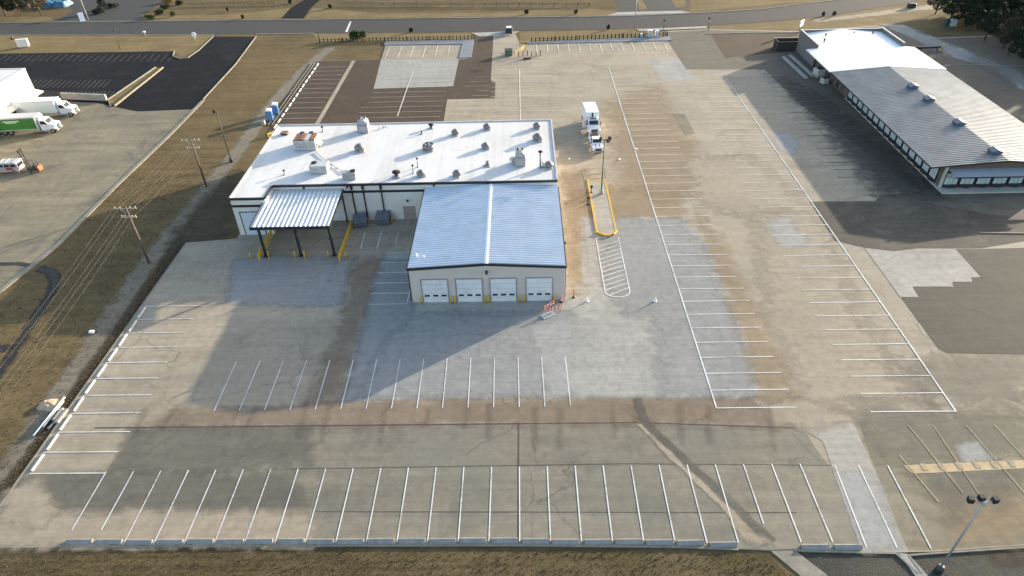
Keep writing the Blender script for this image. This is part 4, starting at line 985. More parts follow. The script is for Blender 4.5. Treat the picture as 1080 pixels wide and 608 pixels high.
for l, px, py in (("small dark pipe on the white roof near the left parapet", 870.5, 39.5), ("black pipe on the white roof, beside the low parapet return", 869, 45), ("short black pipe on the white roof right of the peak", 900, 37.5), ("lone black pipe near the right parapet of the white roof", 920, 37.5)):
    x, y = G(px, py, 4.2)
    t = thing("vent_pipe", l, "vent pipe", (x, y, 4.0)); mb = MB(); mb.tube((0, 0, 0), (0, 0, .9), .14); mb.build("pipe", DKSTEEL, t); mb = MB(); mb.lathe([(.2, .9), (.28, .95), (.1, 1.1)], 10); mb.build("rain_cap", BLACK, t)
# condensers, ramp and bin by the showroom's left wall
for l, px, py, s_, dz in (("larger pale condenser unit beside the showroom's brick side wall", 863, 80, 1.9, 2.0), ("smaller pale condenser unit next to the larger one by the brick wall", 869, 87.5, 1.3, 1.2)):
    x, y = G(px, py)
    t = thing("condenser_unit", l, "air conditioner", (x, y, .03), .2)
    mb = MB(); mb.box(-s_ * .6, s_ * .6, -s_ * .6, s_ * .6, 0, .1); mb.build("pad", CONC, t)
    mb = MB(); mb.bbox(-s_ / 2, s_ / 2, -s_ / 2, s_ / 2, .1, dz * .8, .05); mb.build("casing", HVACL, t)
    mb = MB(); mb.lathe([(s_ * .36, 0), (s_ * .38, .08), (s_ * .3, .1)], 14, (0, 0, dz * .8)); mb.build("fan_grille", DKSTEEL, t)
    mb = MB(); [mb.box(-s_ / 2 - .02, -s_ / 2, -s_ * .4 + i * s_ * .2, -s_ * .3 + i * s_ * .2, .25, dz * .7) for i in range(4)]; mb.build("louvre", HVAC, t)
x, y = G(836, 51.5)
t = thing("dumpster_enclosure", "dark open-topped bin enclosure by the showroom's back corner", "enclosure", (x - 1.5, y, .03))
for a in ((-2.6, 2.6, 1.3, 1.5), (-2.6, 2.6, -1.5, -1.3)):
    mb = MB(); mb.box(a[0], a[1], a[2], a[3], 0, 2.1); mb.build("side_panel", plain("enclosure_dark", (.035, .03, .028), .8) if "enclosure_dark" not in MATS else MATS["enclosure_dark"], t)
for a in ((-2.8, -2.6), (2.6, 2.8)):
    mb = MB(); mb.box(a[0], a[1], -1.5, 1.5, 0, 2.1); mb.build("end_panel", MATS["enclosure_dark"], t)
mb = MB(); mb.box(-2.8, 2.8, 1.25, 1.55, 2.1, 2.2); mb.build("cap_rail", WOODP, t)
for i in range(2):
    mb = MB(); x0, x1 = ((-2.4, -.2), (.2, 2.4))[i]; mb.add([(x0, -1, .1), (x1, -1, .1), (x1, 1, .1), (x0, 1, .1), (x0 - .1, -1.15, 1.2), (x1 + .1, -1.15, 1.2), (x1 + .1, 1.1, 1.5), (x0 - .1, 1.1, 1.5)], [(0, 3, 2, 1), (0, 1, 5, 4), (1, 2, 6, 5), (2, 3, 7, 6), (3, 0, 4, 7), (4, 5, 6, 7)]); mb.build("bin", DKSTEEL, t)
for i, (l, px, py) in enumerate((("long low concrete ramp kerb beside the showroom's back wall, outer one", 838, 72), ("long low concrete ramp kerb beside the showroom's back wall, inner one", 845, 70))):
    x, y = G(px, py); o_ = MB().bbox(-.35, .35, -7, 7, 0, .35, .04).build("ramp_kerb", CONC); o_.location = (x, y, .02); o_.rotation_euler = (0, 0, .05); tag(o_, l, "kerb", "ramp kerbs beside the showroom")
t = thing("gate_barrier", "low dark barrier with yellow post behind the white showroom roof", "barrier", (*G(975, 54), .03), .05)
mb = MB(); mb.box(-5, 3.6, -.1, .1, .5, 1.0); mb.build("beam", DKSTEEL, t)
mb = MB(); mb.tube((4.2, 0, 0), (4.2, 0, 1.5), .2); mb.build("post", YEL, t)
for xx in (-4.5, -1, 3): mb = MB(); mb.box(xx - .1, xx + .1, -.08, .08, 0, .5); mb.build("leg", DKSTEEL, t)

# ================================================================== NEIGHBOUR'S WAREHOUSE AND TRUCKS
wx, wy = G(26, 72, 7.5); WH = 7.5
nb = thing("warehouse", "tall white warehouse with loading docks and a flared canopy at the left edge", "building", (wx, wy - 20, GZ), world=True)
WH0 = GZ
mb = MB(); mb.box(wx - 60, wx, wy - 55, wy, GZ - .2, WH - .3); mb.build("wall", plain("bright_white_siding", (.78, .75, .70), .6, var=.04, scale=.5, dirt=(.62, .58, .52), dirt_amt=.25), nb)
mb = MB(); mb.box(wx - 59.8, wx - .3, wy - 54.8, wy - .3, WH - .3, WH - .1); mb.build("roof", WHITE_ROOF, nb)
mb = MB(); mb.box(wx - .3, wx + .06, wy - 55, wy + .06, WH - .299, WH); mb.box(wx - 60, wx - .301, wy - .3, wy + .06, WH - .299, WH - .002); mb.build("coping", WALLW, nb)
mb = MB()
mb.add([(wx + .0, wy + .2, 2.9), (wx + 1.6, wy + .2, 2.45), (wx + 1.6, wy - 55, 2.45), (wx, wy - 55, 2.9), (wx, wy + .2, 2.7), (wx + 1.6, wy + .2, 2.25), (wx + 1.6, wy - 55, 2.25), (wx, wy - 55, 2.7)], [(0, 3, 2, 1), (4, 5, 6, 7), (0, 1, 5, 4), (1, 2, 6, 5), (2, 3, 7, 6)])
mb.build("dock_canopy", WALLW, nb)
for i in range(9):
    y = wy - 3.2 - i * 4.4
    mb = MB(); mb.box(wx + .01, wx + .12, y - 2.6, y, GZ, 2.2); d_ = mb.build("dock_door", TRIM, nb)
    mb = MB(); mb.box(wx + .12, wx + .16, y - 2.35, y - .25, .4, 2.0); mb.build("door_panel", DOORM if i % 2 == 0 else GLASSD, d_)
    mb = MB(); mb.box(wx + .01, wx + .35, y + .05, y + .3, GZ, .9); mb.build("dock_bumper", BLACK, nb)
mb = MB(); mb.tube((wx + .12, wy - 11, 2.8), (wx + .12, wy - 11, WH - .2), .07); mb.build("downspout", STEEL, nb)
# retaining wall in front of the docks
mb = MB(); mb.prism(strip_poly(GP((66, 104), (113, 106)), .5), GZ - .2, 1.3); o_ = mb.build("retaining_wall", CONC); tag(o_, "low weathered concrete retaining wall below the black car park", "wall")
mb = MB(); mb.prism(strip_poly(GP((121, 112), (172, 71.5)), .3), GZ - .2, .22); o_ = mb.build("low_wall", plain("timber_edging", (.22, .18, .13), .85, var=.25, scale=2)); tag(o_, "low pale wall along the long planted divider strip", "wall")

def wheel(parent, x, y, r=.5, wd=.28, rim=None):
    mb = MB(); mb.tube((x, y - wd / 2, r), (x, y + wd / 2, r), r, n=14); w_ = mb.build("wheel", BLACK, parent)
    mb = MB(); sgn = 1 if y > 0 else -1; mb.tube((x, y + sgn * wd / 2, r), (x, y + sgn * (wd / 2 + .03), r), r * .58, r * .45, n=12); mb.build("rim", rim or STEEL, w_)
def box_truck(name, label, loc, rz, box_len=7.0, box_mat=CARW, graphic=None, group=None, bw=2.5, bh=2.6, reefer=False):
    """cab faces +x, origin under the box's rear"""
    t = thing(name, label, "truck", loc, rz, group)
    mb = MB(); mb.box(.2, box_len + 3.3, -.45, .45, .55, .85); mb.build("chassis", DKSTEEL, t)
    mb = MB(); mb.bbox(0, box_len, -bw / 2, bw / 2, .95, .95 + bh, .06); bx_ = mb.build("cargo_box", box_mat, t)
    mb = MB()
    for s_ in (-1, 1): mb.box(.02, box_len - .02, s_ * (bw / 2 + .02) - .02, s_ * (bw / 2 + .02) + .02, .95, 1.1); mb.box(.02, box_len - .02, s_ * (bw / 2 + .02) - .02, s_ * (bw / 2 + .02) + .02, .95 + bh - .16, .95 + bh - .02)
    mb.build("box_rail", HVACL, bx_)
    mb = MB(); mb.box(-.04, .0, -bw / 2 + .12, bw / 2 - .12, 1.05, .95 + bh - .12); mb.build("rear_door", HVACL, bx_)
    if graphic:
        for s_ in (-1, 1):
            mb = MB(); ys = s_ * (bw / 2 + .012)
            mb.box(.9, box_len * .96, ys - .012, ys + .012, 1.15, .95 + bh - .25); mb.build("side_graphic", graphic, bx_)
            mb = MB(); ys = s_ * (bw / 2 + .028); mb.box(box_len * .25, box_len * .62, ys - .006, ys + .006, .95 + bh * .70, .95 + bh * .76); mb.box(box_len * .30, box_len * .55, ys - .006, ys + .006, .95 + bh * .60, .95 + bh * .65); mb.build("side_lettering", WHITEP, bx_)
            mb = MB(); mb.box(.05, .88, ys - .012, ys + .012, 1.15, .95 + bh - .25); mb.build("rear_graphic", BROWNP, bx_)
    x = box_len + .25
    # cab with sloped windscreen and bonnet
    cabm = MB(); prof = [(x, .7), (x + 1.55, .7), (x + 2.75, .7), (x + 2.85, 1.0), (x + 2.8, 1.62), (x + 2.6, 1.75), (x + 1.65, 1.92), (x + 1.15, 2.62), (x + .9, 2.72), (x + .1, 2.74), (x, 2.65)]
    cabm.prismx(prof, -1.02, 1.02); cab = cabm.build("cab", CARW, t)
    mb = MB(); mb.slab((x + 1.66, -.86, 1.97), (x + 1.66, .86, 1.97), (x + 1.22, .80, 2.58), (x + 1.22, -.80, 2.58), .02); mb.build("windscreen", GLASSD, cab)
    for s_ in (-1, 1):
        mb = MB(); y = s_ * 1.03; mb.prismx([(x + .25, 1.85), (x + 1.5, 1.88), (x + 1.1, 2.5), (x + .25, 2.5)], y - .015, y + .015); mb.build("side_window", GLASSD, cab)
        mb = MB(); mb.bbox(x + 2.70, x + 2.9, s_ * .78 - .16, s_ * .78 + .16, 1.12, 1.38, .03); mb.build("headlight", WHITEP, cab)
        mb = MB(); mb.box(x + 1.45, x + 1.55, s_ * 1.3 - .1, s_ * 1.3 + .1, 1.85, 2.35); mb.box(x + 1.48, x + 1.52, min(s_ * 1.02, s_ * 1.25), max(s_ * 1.02, s_ * 1.25), 2.0, 2.05); mb.build("mirror", DKSTEEL, cab)
        mb = MB(); mb.prismx([(x + 1.55, .95), (x + 2.75, .95), (x + 2.6, 1.3), (x + 1.75, 1.3)], s_ * 1.12 - .1, s_ * 1.12 + .1); mb.build("fender", CARW, cab)
        mb = MB(); mb.tube((x - .15, s_ * .8, .55), (x + .0, s_ * .8, .55), .3, n=10); mb.tube((x + .05, s_ * .82, .5), (x + 1.3, s_ * .82, .5), .28, n=10); mb.build("fuel_tank", STEEL, t)
    mb = MB(); mb.box(x + 2.83, x + 2.9, -.6, .6, .95, 1.5); mb.build("grille", DKSTEEL, cab)
    mb = MB(); mb.bbox(x + 2.8, x + 3.02, -1.1, 1.1, .5, .8, .04); mb.build("bumper", STEEL, t)
    if reefer: mb = MB(); mb.bbox(box_len + .01, box_len + .5, -.8, .8, 2.75, 3.4, .06); mb.build("box_fairing", CARW, t)
    for wx_ in (1.4, 2.5): 
        for s_ in (-1, 1): wheel(t, wx_, s_ * (bw / 2 - .25))
    for s_ in (-1, 1): wheel(t, x + 2.1, s_ * 1.0)
    for s_ in (-1, 1):
        mb = MB(); mb.box(.3, .34, s_ * 1.0 - .3, s_ * 1.0 + .3, .25, .9); mb.build("mud_flap", BLACK, t)
    return t
box_truck("box_truck", "white box truck backed up to the dock, farther from the camera", (*G(24, 123), GZ + .02), rad(3), 8.2, CARW, None, "trucks at the neighbour's docks", reefer=True)
box_truck("box_truck", "green-sided white box truck at the dock, nearer the camera", (*G(2, 141), GZ + .02), rad(5), 8.2, HVACL, GREENP, "trucks at the neighbour's docks", reefer=True)
def truck_c():
    t = box_truck("box_truck", "white box truck with its door open, parked behind the white pickup", (13.75, 83.7, .03), rad(-86.5), 5.2, CARW, None, None)
    x = 5.45
    mb = MB(); mb.add([(x + .35, -1.04, 1.0), (x + .95, -2.0, 1.0), (x + .95, -2.0, 2.5), (x + .35, -1.04, 2.5), (x + .40, -1.07, 1.0), (x + 1.0, -2.03, 1.0), (x + 1.0, -2.03, 2.5), (x + .40, -1.07, 2.5)], [(0, 1, 2, 3), (7, 6, 5, 4), (0, 4, 5, 1), (3, 2, 6, 7), (1, 5, 6, 2), (0, 3, 7, 4)])
    mb.build("open_door", CARW, t)
    mb = MB(); mb.bbox(.6 + x, x + 1.0, -.6, .6, 2.74, 2.86, .03); mb.build("sun_roof", GLASSD, t)
    mb = MB(); mb.box(5.14, 5.23, -.15, .15, 1.4, 3.5); mb.build("dark_stripe", TRIM, t)
truck_c()
def pickup(name, label, loc, rz, paint=CARW, cargo=False):
    """faces +x, origin under rear bumper, 5.8 m long"""
    t = thing(name, label, "pickup truck", loc, rz)
    mb = MB(); mb.prismx([(0, .5), (5.6, .5), (5.75, .75), (5.72, 1.15), (5.5, 1.24), (4.15, 1.32), (4.0, 1.34), (1.9, 1.34), (0, 1.3)], -.98, .98); body = mb.build("body", paint, t)
    mb = MB(); mb.add([(1.95, -.9, 1.34), (4.25, -.93, 1.34), (4.25, .93, 1.34), (1.95, .9, 1.34), (2.2, -.75, 1.9), (3.45, -.77, 1.92), (3.45, .77, 1.92), (2.2, .75, 1.9)], [(0, 1, 5, 4), (1, 2, 6, 5), (2, 3, 7, 6), (3, 0, 4, 7), (4, 5, 6, 7)]); cab = mb.build("cab", paint, t)
    mb = MB(); mb.slab((4.16, -.82, 1.40), (4.16, .82, 1.40), (3.52, .72, 1.90), (3.52, -.72, 1.90), .015); mb.build("windscreen", GLASSD, cab)
    mb = MB(); mb.slab((2.02, .7, 1.45), (2.02, -.7, 1.45), (2.16, -.66, 1.82), (2.16, .66, 1.82), .02); mb.build("rear_window", GLASSD, cab)
    for s_ in (-1, 1):
        mb = MB()
        for a, e in ((2.3, 3.0), (3.05, 3.85)):
            q = [(a, s_ * .925, 1.42), (e, s_ * .935, 1.42), (min(e, 3.5), s_ * .80, 1.84), (a + .05, s_ * .79, 1.84)]
            q = q if s_ < 0 else q[::-1]; mb.quad(*q)
        mb.build("side_window", GLASSD, cab)
        mb = MB(); mb.bbox(5.62, 5.78, s_ * .76 - .16, s_ * .76 + .16, .85, 1.05, .02); mb.build("headlight", WHITEP, body)
        mb = MB(); mb.bbox(3.8, 3.95, s_ * 1.1 - .12, s_ * 1.1 + .12, 1.35, 1.55, .02); mb.build("mirror", DKSTEEL, body)
        mb = MB(); mb.box(-.03, .0, s_ * .88 - .08, s_ * .88 + .08, .8, 1.15); mb.build("tail_light", REDP, body)
        for wx_ in (1.15, 4.65): wheel(t, wx_, s_ * .88, .39, .26)
    mb = MB(); mb.box(.15, 1.85, -.8, .8, 1.33, 1.36); mb.build("bed_liner", BLACK, body)
    mb = MB(); mb.box(5.70, 5.78, -.55, .55, .72, 1.08); mb.build("grille", DKSTEEL, body)
    mb = MB(); mb.bbox(5.62, 5.85, -1.0, 1.0, .42, .68, .04); mb.bbox(-.15, .02, -.95, .95, .45, .65, .03); mb.build("bumper", STEEL, t)
    mb = MB(); mb.box(4.4, 5.3, -.4, -.28, 1.285, 1.31); mb.box(4.4, 5.3, .28, .4, 1.285, 1.31); mb.build("bonnet_stripe", TRIM, body)
    return t
pickup("pickup_truck", "white pickup truck parked nose toward the light pole island", (14.0, 73.9, .03), rad(-87))
# dark car at the road entrance
def car(name, label, loc, rz, paint):
    t = thing(name, label, "car", loc, rz)
    mb = MB(); mb.prismx([(0, .35), (4.5, .35), (4.6, .6), (4.5, .85), (3.4, .98), (.15, 1.0), (0, .8)], -.9, .9); body = mb.build("body", paint, t)
    mb = MB(); mb.add([(.2, -.85, 1.0), (3.3, -.86, .98), (3.3, .86, .98), (.2, .85, 1.0), (.7, -.66, 1.6), (2.5, -.68, 1.62), (2.5, .68, 1.62), (.7, .66, 1.6)], [(0, 1, 5, 4), (1, 2, 6, 5), (2, 3, 7, 6), (3, 0, 4, 7), (4, 5, 6, 7)]); cab = mb.build("cabin", GLASSD, t)
    mb = MB(); mb.bbox(.72, 2.48, -.67, .67, 1.60, 1.65, .02); mb.build("roof", CARW, cab)
    for s_ in (-1, 1):
        for wx_ in (.85, 3.65): wheel(t, wx_, s_ * .8, .33, .22)
        mb = MB(); mb.box(4.52, 4.6, s_ * .65 - .15, s_ * .65 + .15, .62, .78); mb.build("headlight", WHITEP, body)
    return t
car("parked_car", "dark car with a pale roof stopped at the driveway entrance by the road", (-2.3, 138.4, .12), rad(88), CARD)
# van and forklift in the neighbour's yard
def van():
    x, y = G(25, 180.5)
    t = thing("van", "silver van with red side marking beside the forklift", "van", (x, y, GZ + .02), rad(182))
    mb = MB(); mb.prismx([(0, .4), (5.0, .4), (5.1, .8), (4.9, 1.15), (4.1, 1.3), (3.5, 2.0), (3.2, 2.1), (.1, 2.1), (0, 1.9)], -.95, .95); body = mb.build("body", plain("silver_van_paint", (.40, .41, .43), .4, .2), t)
    mb = MB(); mb.slab((4.14, -.8, 1.36), (4.14, .8, 1.36), (3.58, .75, 1.98), (3.58, -.75, 1.98), .02); mb.build("windscreen", GLASSD, body)
    mb = MB(); mb.box(-.02, 0, -.75, .75, 1.25, 1.85); mb.build("rear_window", GLASSD, body)
    for s_ in (-1, 1):
        y_ = s_ * .96
        for a, e in ((.3, 1.2), (1.4, 2.3), (2.5, 3.4)):
            mb = MB(); mb.box(a, e, y_ - .012, y_ + .012, 1.35, 1.85); mb.build("side_window", GLASSD, body)
        mb = MB(); mb.box(1.0, 2.2, y_ - .012, y_ + .012, .75, 1.25); mb.build("red_marking", REDP, body)
        mb = MB(); mb.box(-.03, 0, s_ * .8 - .1, s_ * .8 + .1, .9, 1.3); mb.build("tail_light", REDP, body)
        for wx_ in (.95, 4.1): wheel(t, wx_, s_ * .85, .36, .24)
    for xx in (.6, 2.0, 3.0):
        mb = MB(); mb.box(xx - .04, xx + .04, -.8, .8, 2.12, 2.2); mb.build("roof_rack", STEEL, body)
    mb = MB(); mb.bbox(-.15, 0, -.9, .9, .4, .6, .03); mb.build("bumper", DKSTEEL, t)
van()
def forklift():
    x, y = G(37.5, 180.5)
    t = thing("forklift", "black forklift with tall mast and orange counterweight behind the silver van", "forklift", (x, y, GZ + .02), rad(178))
    mb = MB(); mb.prismx([(-.9, .35), (.9, .35), (.9, .75), (.2, .8), (.1, .95), (-.9, 1.05)], -.5, .5); mb.build("body", DKSTEEL, t)
    mb = MB(); mb.prismx([(-1.25, .3), (-.88, .3), (-.88, 1.1), (-1.05, 1.12), (-1.25, .9)], -.52, .52); mb.build("counterweight", ORANGEP, t)
    for s_ in (-1, 1):
        mb = MB(); mb.tube((1.0, s_ * .32, .15), (1.12, s_ * .32, 4.3), .075, n=6); mb.build("mast", BLACK, t)
        mb = MB(); mb.box(1.1, 2.1, s_ * .28 - .06, s_ * .28 + .06, .1, .16); mb.build("fork", DKSTEEL, t)
        for xx in (-.75, .6): wheel(t, xx, s_ * .5, .3, .2)
        for xx in (-.7, .75):
            mb = MB(); mb.tube((xx, s_ * .45, .9), (xx * .8, s_ * .42, 2.1), .04, n=6); mb.build("guard_post", DKSTEEL, t)
    mb = MB(); [mb.box(-.6 + i * .25, -.52 + i * .25, -.45, .45, 2.1, 2.15) for i in range(6)]; mb.build("overhead_guard", DKSTEEL, t)
    mb = MB(); [mb.box(1.02 + z * .028, 1.12 + z * .028, -.38, .38, z, z + .14) for z in (.6, 1.8, 3.0, 4.1)]; mb.build("mast_crosspiece", BLACK, t)
    mb = MB(); mb.bbox(-.35, .1, -.25, .25, .95, 1.15, .04); mb.box(-.4, -.28, -.25, .25, 1.1, 1.6); mb.build("seat", BLACK, t)
    mb = MB(); mb.bbox(1.1, 1.2, -.55, .55, 3.7, 4.3, .02); mb.build("carriage", BLACK, t)
forklift()
# ================================================================== WHEEL STOPS
ORD = "first second third fourth fifth sixth seventh eighth ninth tenth eleventh twelfth".split()
def nth(i, n, a, b_): return "%s from the %s" % (ORD[i], a) if i < (n + 1) // 2 else "%s from the %s" % (ORD[n - 1 - i], b_)
def wheel_stop_mesh(L=2.35, wide=True):
    mb = MB(); prof = [(-.34, 0), (.12, 0), (.10, .20), (.05, .25), (-.02, .25), (-.22, .14)] if wide else [(-.13, 0), (.13, 0), (.11, .11), (.06, .16), (-.06, .16), (-.11, .11)]
    k = len(prof)
    v = [(-L / 2, y, z) for y, z in prof] + [(-L / 2 + .06, y * .8, z) for y, z in prof] + [(L / 2 - .06, y * .8, z) for y, z in prof] + [(L / 2, y, z) for y, z in prof]
    v = [(-L / 2, y, z * .96) for y, z in prof] + [(L / 2, y, z * .96) for y, z in prof]
    mb.add(v, [list(range(k)), [k + i for i in range(k)][::-1]] + [(i, k + i, k + (i + 1) % k, (i + 1) % k) for i in range(k)])
    return mb
WS = wheel_stop_mesh().build("wheel_stop", STOPM)
WSW = wheel_stop_mesh(1.9, False).build("wheel_stop", plain("white_wheel_stop", (.72, .71, .68), .7, var=.06))
WSL = wheel_stop_mesh(2.1, False).build("wheel_stop", plain("worn_white_wheel_stop", (.54, .53, .50), .75, var=.15, scale=2, dirt=(.4, .37, .32), dirt_amt=.4))
def edge_y(x):
    for (x0, y0), (x1, y1) in zip(FRONT[:4], FRONT[1:5]):
        if x0 <= x <= x1: return y0 + (y1 - y0) * (x - x0) / (x1 - x0)
    return FRONT[4][1]
first = True
for k in range(-15, 7):
    put(WS, first, ((k + .5) * W + R.uniform(-.06, .06), edge_y((k + .5) * W) + .44 + R.uniform(-.04, .04), 0), "grey wheel stop along the front field, %s of the unbroken row" % nth(k + 15, 22, "left end", "swale end"), "wheel stop", "wheel stops along the front field", R.uniform(-.012, .012)); first = False
for px, l in ((859, "grey wheel stop beyond the drain swale, next to the swale"), (894, "grey wheel stop beyond the drain swale, at the pale lane")):
    x, y = G(px, 576.5); put(WS, False, (x, y, 0), l, "wheel stop", "wheel stops along the front field")
first = True
for i in range(10):
    put(WSL, first, (-48.75 + R.uniform(-.05, .05), 26.4 - (i + .5) * 2.66, 0), "worn wheel stop along the left grass edge, %s of its row" % nth(i, 10, "far end", "near end"), "wheel stop", "wheel stops along the left edge", math.pi / 2 + R.uniform(-.02, .02)); first = False
first = True
for i in range(14):
    put(WSW, first, (-48.0, 83.2 + i * 2.74, 0), "white wheel stop beside brown asphalt bays, %s of its row" % nth(i, 14, "near end", "far end"), "wheel stop", "wheel stops along the brown asphalt bays", math.pi / 2); first = False

# ================================================================== LIGHT ISLAND
ix0, ix1, iy0, iy1 = 11.5, 14.6, 41.6, 58.5
def island_ring(k):
    pts = []
    for i in range(9):
        t = math.pi + math.pi * i / 8
        pts.append(((ix0 + ix1) / 2 + ((ix1 - ix0) / 2 - k) * math.cos(t), iy0 + 1.1 + (1.1 - k) * math.sin(t)))
    return pts + [(ix1 - k, iy1 - k), (ix0 + k, iy1 - k)]
mb = MB(); o_, i_ = island_ring(0), island_ring(.24); k = len(o_)
for z, in ((.16,),):
    v = [(x, y, 0) for x, y in o_] + [(x, y, .16) for x, y in o_] + [(x, y, .16) for x, y in i_] + [(x, y, 0) for x, y in i_]
    f = []
    for j in range(k):
        q = (j + 1) % k
        f += [(j, q, k + q, k + j), (k + j, k + q, 2 * k + q, 2 * k + j), (2 * k + j, 2 * k + q, 3 * k + q, 3 * k + j)]
    mb.add(v, f)
ko = mb.build("traffic_island_kerb", YEL); ko["kind"] = 'structure'
io = MB(); io.prism(island_ring(.245), 0, .13); io = io.build("traffic_island", LIGHT); io["kind"] = 'structure'
for l, x, y, rz in (("yellow rubber wheel stop at the near end of the light pole island, left one", 11.9, 42.0, -.5), ("yellow rubber wheel stop at the near end of the island, middle one", 13.1, 41.35, .03), ("yellow rubber wheel stop at the near end of the island, right one", 14.3, 42.0, .9)):
    o_ = wheel_stop_mesh(1.0, False).build("kerb_guard", YEL); o_.location = (x, y, .165); o_.rotation_euler = (0, 0, rz); tag(o_, l, "wheel stop", "yellow guards on the island's near end")
pline(11.2, 58.4, 10.9, 62.6, .13, YEL_L, name="island_line"); pline(10.9, 62.6, 14.6, 62.9, .13, YEL_L, name="island_line"); pline(14.8, 58.5, 14.9, 62.6, .13, YEL_L, name="island_line"); pline(11.3, 58.6, 14.6, 59.6, .2, YEL_L, name="island_line"); pline(11.0, 60.2, 14.8, 61.4, .2, YEL_L, name="island_line")
for l, px, py in (("low black post on the island's left kerb, upper of two", 623.5, 204), ("low black post on the island's left kerb, lower of two", 620, 216)):
    x, y = G(px, py); t = thing("sign_post", l, "post", (x, y, .16)); mb = MB(); mb.lathe([(.22, -.16), (.2, .05), (.07, .1), (.07, .95), (.14, .98), (.14, 1.25), (.02, 1.3)], 10); mb.build("post", BLACK, t)
    mb = MB(); mb.box(-.22, .22, -.1, -.07, .85, 1.25); mb.build("plate", DKSTEEL, t)
def light_pole(label, x, y, h=9.6, heads=((0, 1.1), (2.1, 1.1), (4.2, 1.1)), z=0.0, mt=DKSTEEL, rz=0.0, base=True, name="light_pole"):
    t = thing(name, label, "light pole", (x, y, z), rz)
    mb = MB(); mb.tube((0, 0, .1), (0, 0, h), .10, .06, 10); mb.build("pole", mt, t)
    if base: mb = MB(); mb.lathe([(.33, -.1), (.33, .65), (.28, .72)], 12); mb.build("base", DKSTEEL if base == 2 else CONC, t)
    for a, L in heads:
        ca, sa = math.cos(a), math.sin(a)
        mb = MB(); mb.tube((0, 0, h - .15), (ca * L, sa * L, h - .05), .05, n=6); arm = mb.build("arm", mt, t)
        mb = MB(); pts = [(L - .08, -.2), (L + .32, -.2), (L + .32, .2), (L - .08, .2)]
        pts = [(ca * u - sa * v, sa * u + ca * v) for u, v in pts]; mb.prism(pts, h - .22, h + .26); mb.build("lamp_head", BLACK, arm)
    return t
light_pole("tall dark light pole standing in the yellow-kerbed island", 13.4, 53.8, 9.5, ((.3, .7), (2.9, .5), (-.9, .6)), .1)
x, y = G(990, 602)
light_pole("grey light pole with three dark floodlights at the lower right corner", x, y, 9.7, ((.15, .8), (2.95, .8), (1.6, .2)), GZ, STEEL, 0, 2)
x, y = G(244, 170.5); light_pole("dark light pole in the left grass near the white roof corner", x, y, 9.6, ((3.6, .3),), GZ, DKSTEEL, 0, 2)
x, y = G(126.7, 52); light_pole("thin dark pole on the grass verge above the black car park", x, y, 4.8, ((1.2, .2),), GZ, DKSTEEL, 0, False)
x, y = G(669, 31.8); light_pole("pale street lamp pole on the near side of the road", x, y, 9.6, ((1.6, 1.5),), GZ, STEEL, 0, False)
x, y = G(93.5, 21.5); light_pole("pale utility pole across the road beside a leaning white board", x, y, 9.0, ((1.6, .6),), GZ, HVACL, 0, False)
x, y = G(747, 32); light_pole("short dark pole where the right driveway meets the road", x, y, 3.0, ((1.6, .3),), GZ, DKSTEEL, 0, False)
x, y = G(700, 31); light_pole("short dark post left of the right driveway at the road", x, y, 2.2, ((1.6, .15),), GZ, DKSTEEL, 0, False)

# utility poles with wires
def utility_pole(label, x, y, h=9.3):
    t = thing("utility_pole", label, "utility pole", (x, y, GZ))
    mb = MB(); mb.tube((0, 0, -.1), (0, 0, h), .19, .12, 10); mb.build("pole", WOOD, t)
    for z, L in ((h - .25, 1.5), (h - 1.6, 1.05)):
        mb = MB(); mb.box(-L, L, -.19, -.09, z - .07, z + .07); ca = mb.build("crossarm", WOODP, t)
        for u in (-L + .1, -L * .45, L * .45, L - .1):
            mb = MB(); mb.lathe([(.03, z + .07), (.03, z + .14), (.075, z + .16), (.06, z + .28), (.02, z + .3)], 8, (u, -.14, 0)); mb.build("insulator", HVACL, ca)
    mb = MB(); mb.tube((-.9, -.12, h - .28), (0, -.12, h - .95), .025, n=5); mb.tube((.9, -.12, h - .28), (0, -.12, h - .95), .025, n=5); mb.build("brace", STEEL, t)
    return t
UP1, UP2, UP3 = (-52.85, 59.0), (-52.9, 36.6), (-49.6, -30.0)
utility_pole("wooden utility pole with crossarms, the one nearer the road", *UP1, 8.8)
utility_pole("wooden utility pole with crossarms, the one nearer the camera", *UP2, 9.3)
utility_pole("wooden utility pole beside the front field, outside the left corner", *UP3, 9.3)
for i, (off, dz) in enumerate(((-1.35, -.05), (-.65, -.05), (.65, -.05), (1.35, -.05), (.9, -1.4))):
    mb = MB()
    for (a, ha), (b_, hb) in (((UP1, 8.8), (UP2, 9.3)), ((UP2, 9.3), (UP3, 9.3))):
        L = math.hypot(b_[0] - a[0], b_[1] - a[1]); sag = L * .018; prev = None; ns = 10
        for j in range(ns + 1):
            u = j / ns; p = (a[0] + (b_[0] - a[0]) * u + off, a[1] + (b_[1] - a[1]) * u - .14, ha + (hb - ha) * u + dz - 4 * sag * u * (1 - u))
            if prev: mb.tube(prev, p, .010, n=4, cap=False)
            prev = p
    tag(mb.build("power_line", WIRE), "pale overhead wire strung along the left grass, %s" % ("outermost on the left", "second from the left", "third from the left", "fourth from the left", "lowest one on the lower crossarm")[i], "power line", "wires between the utility poles")

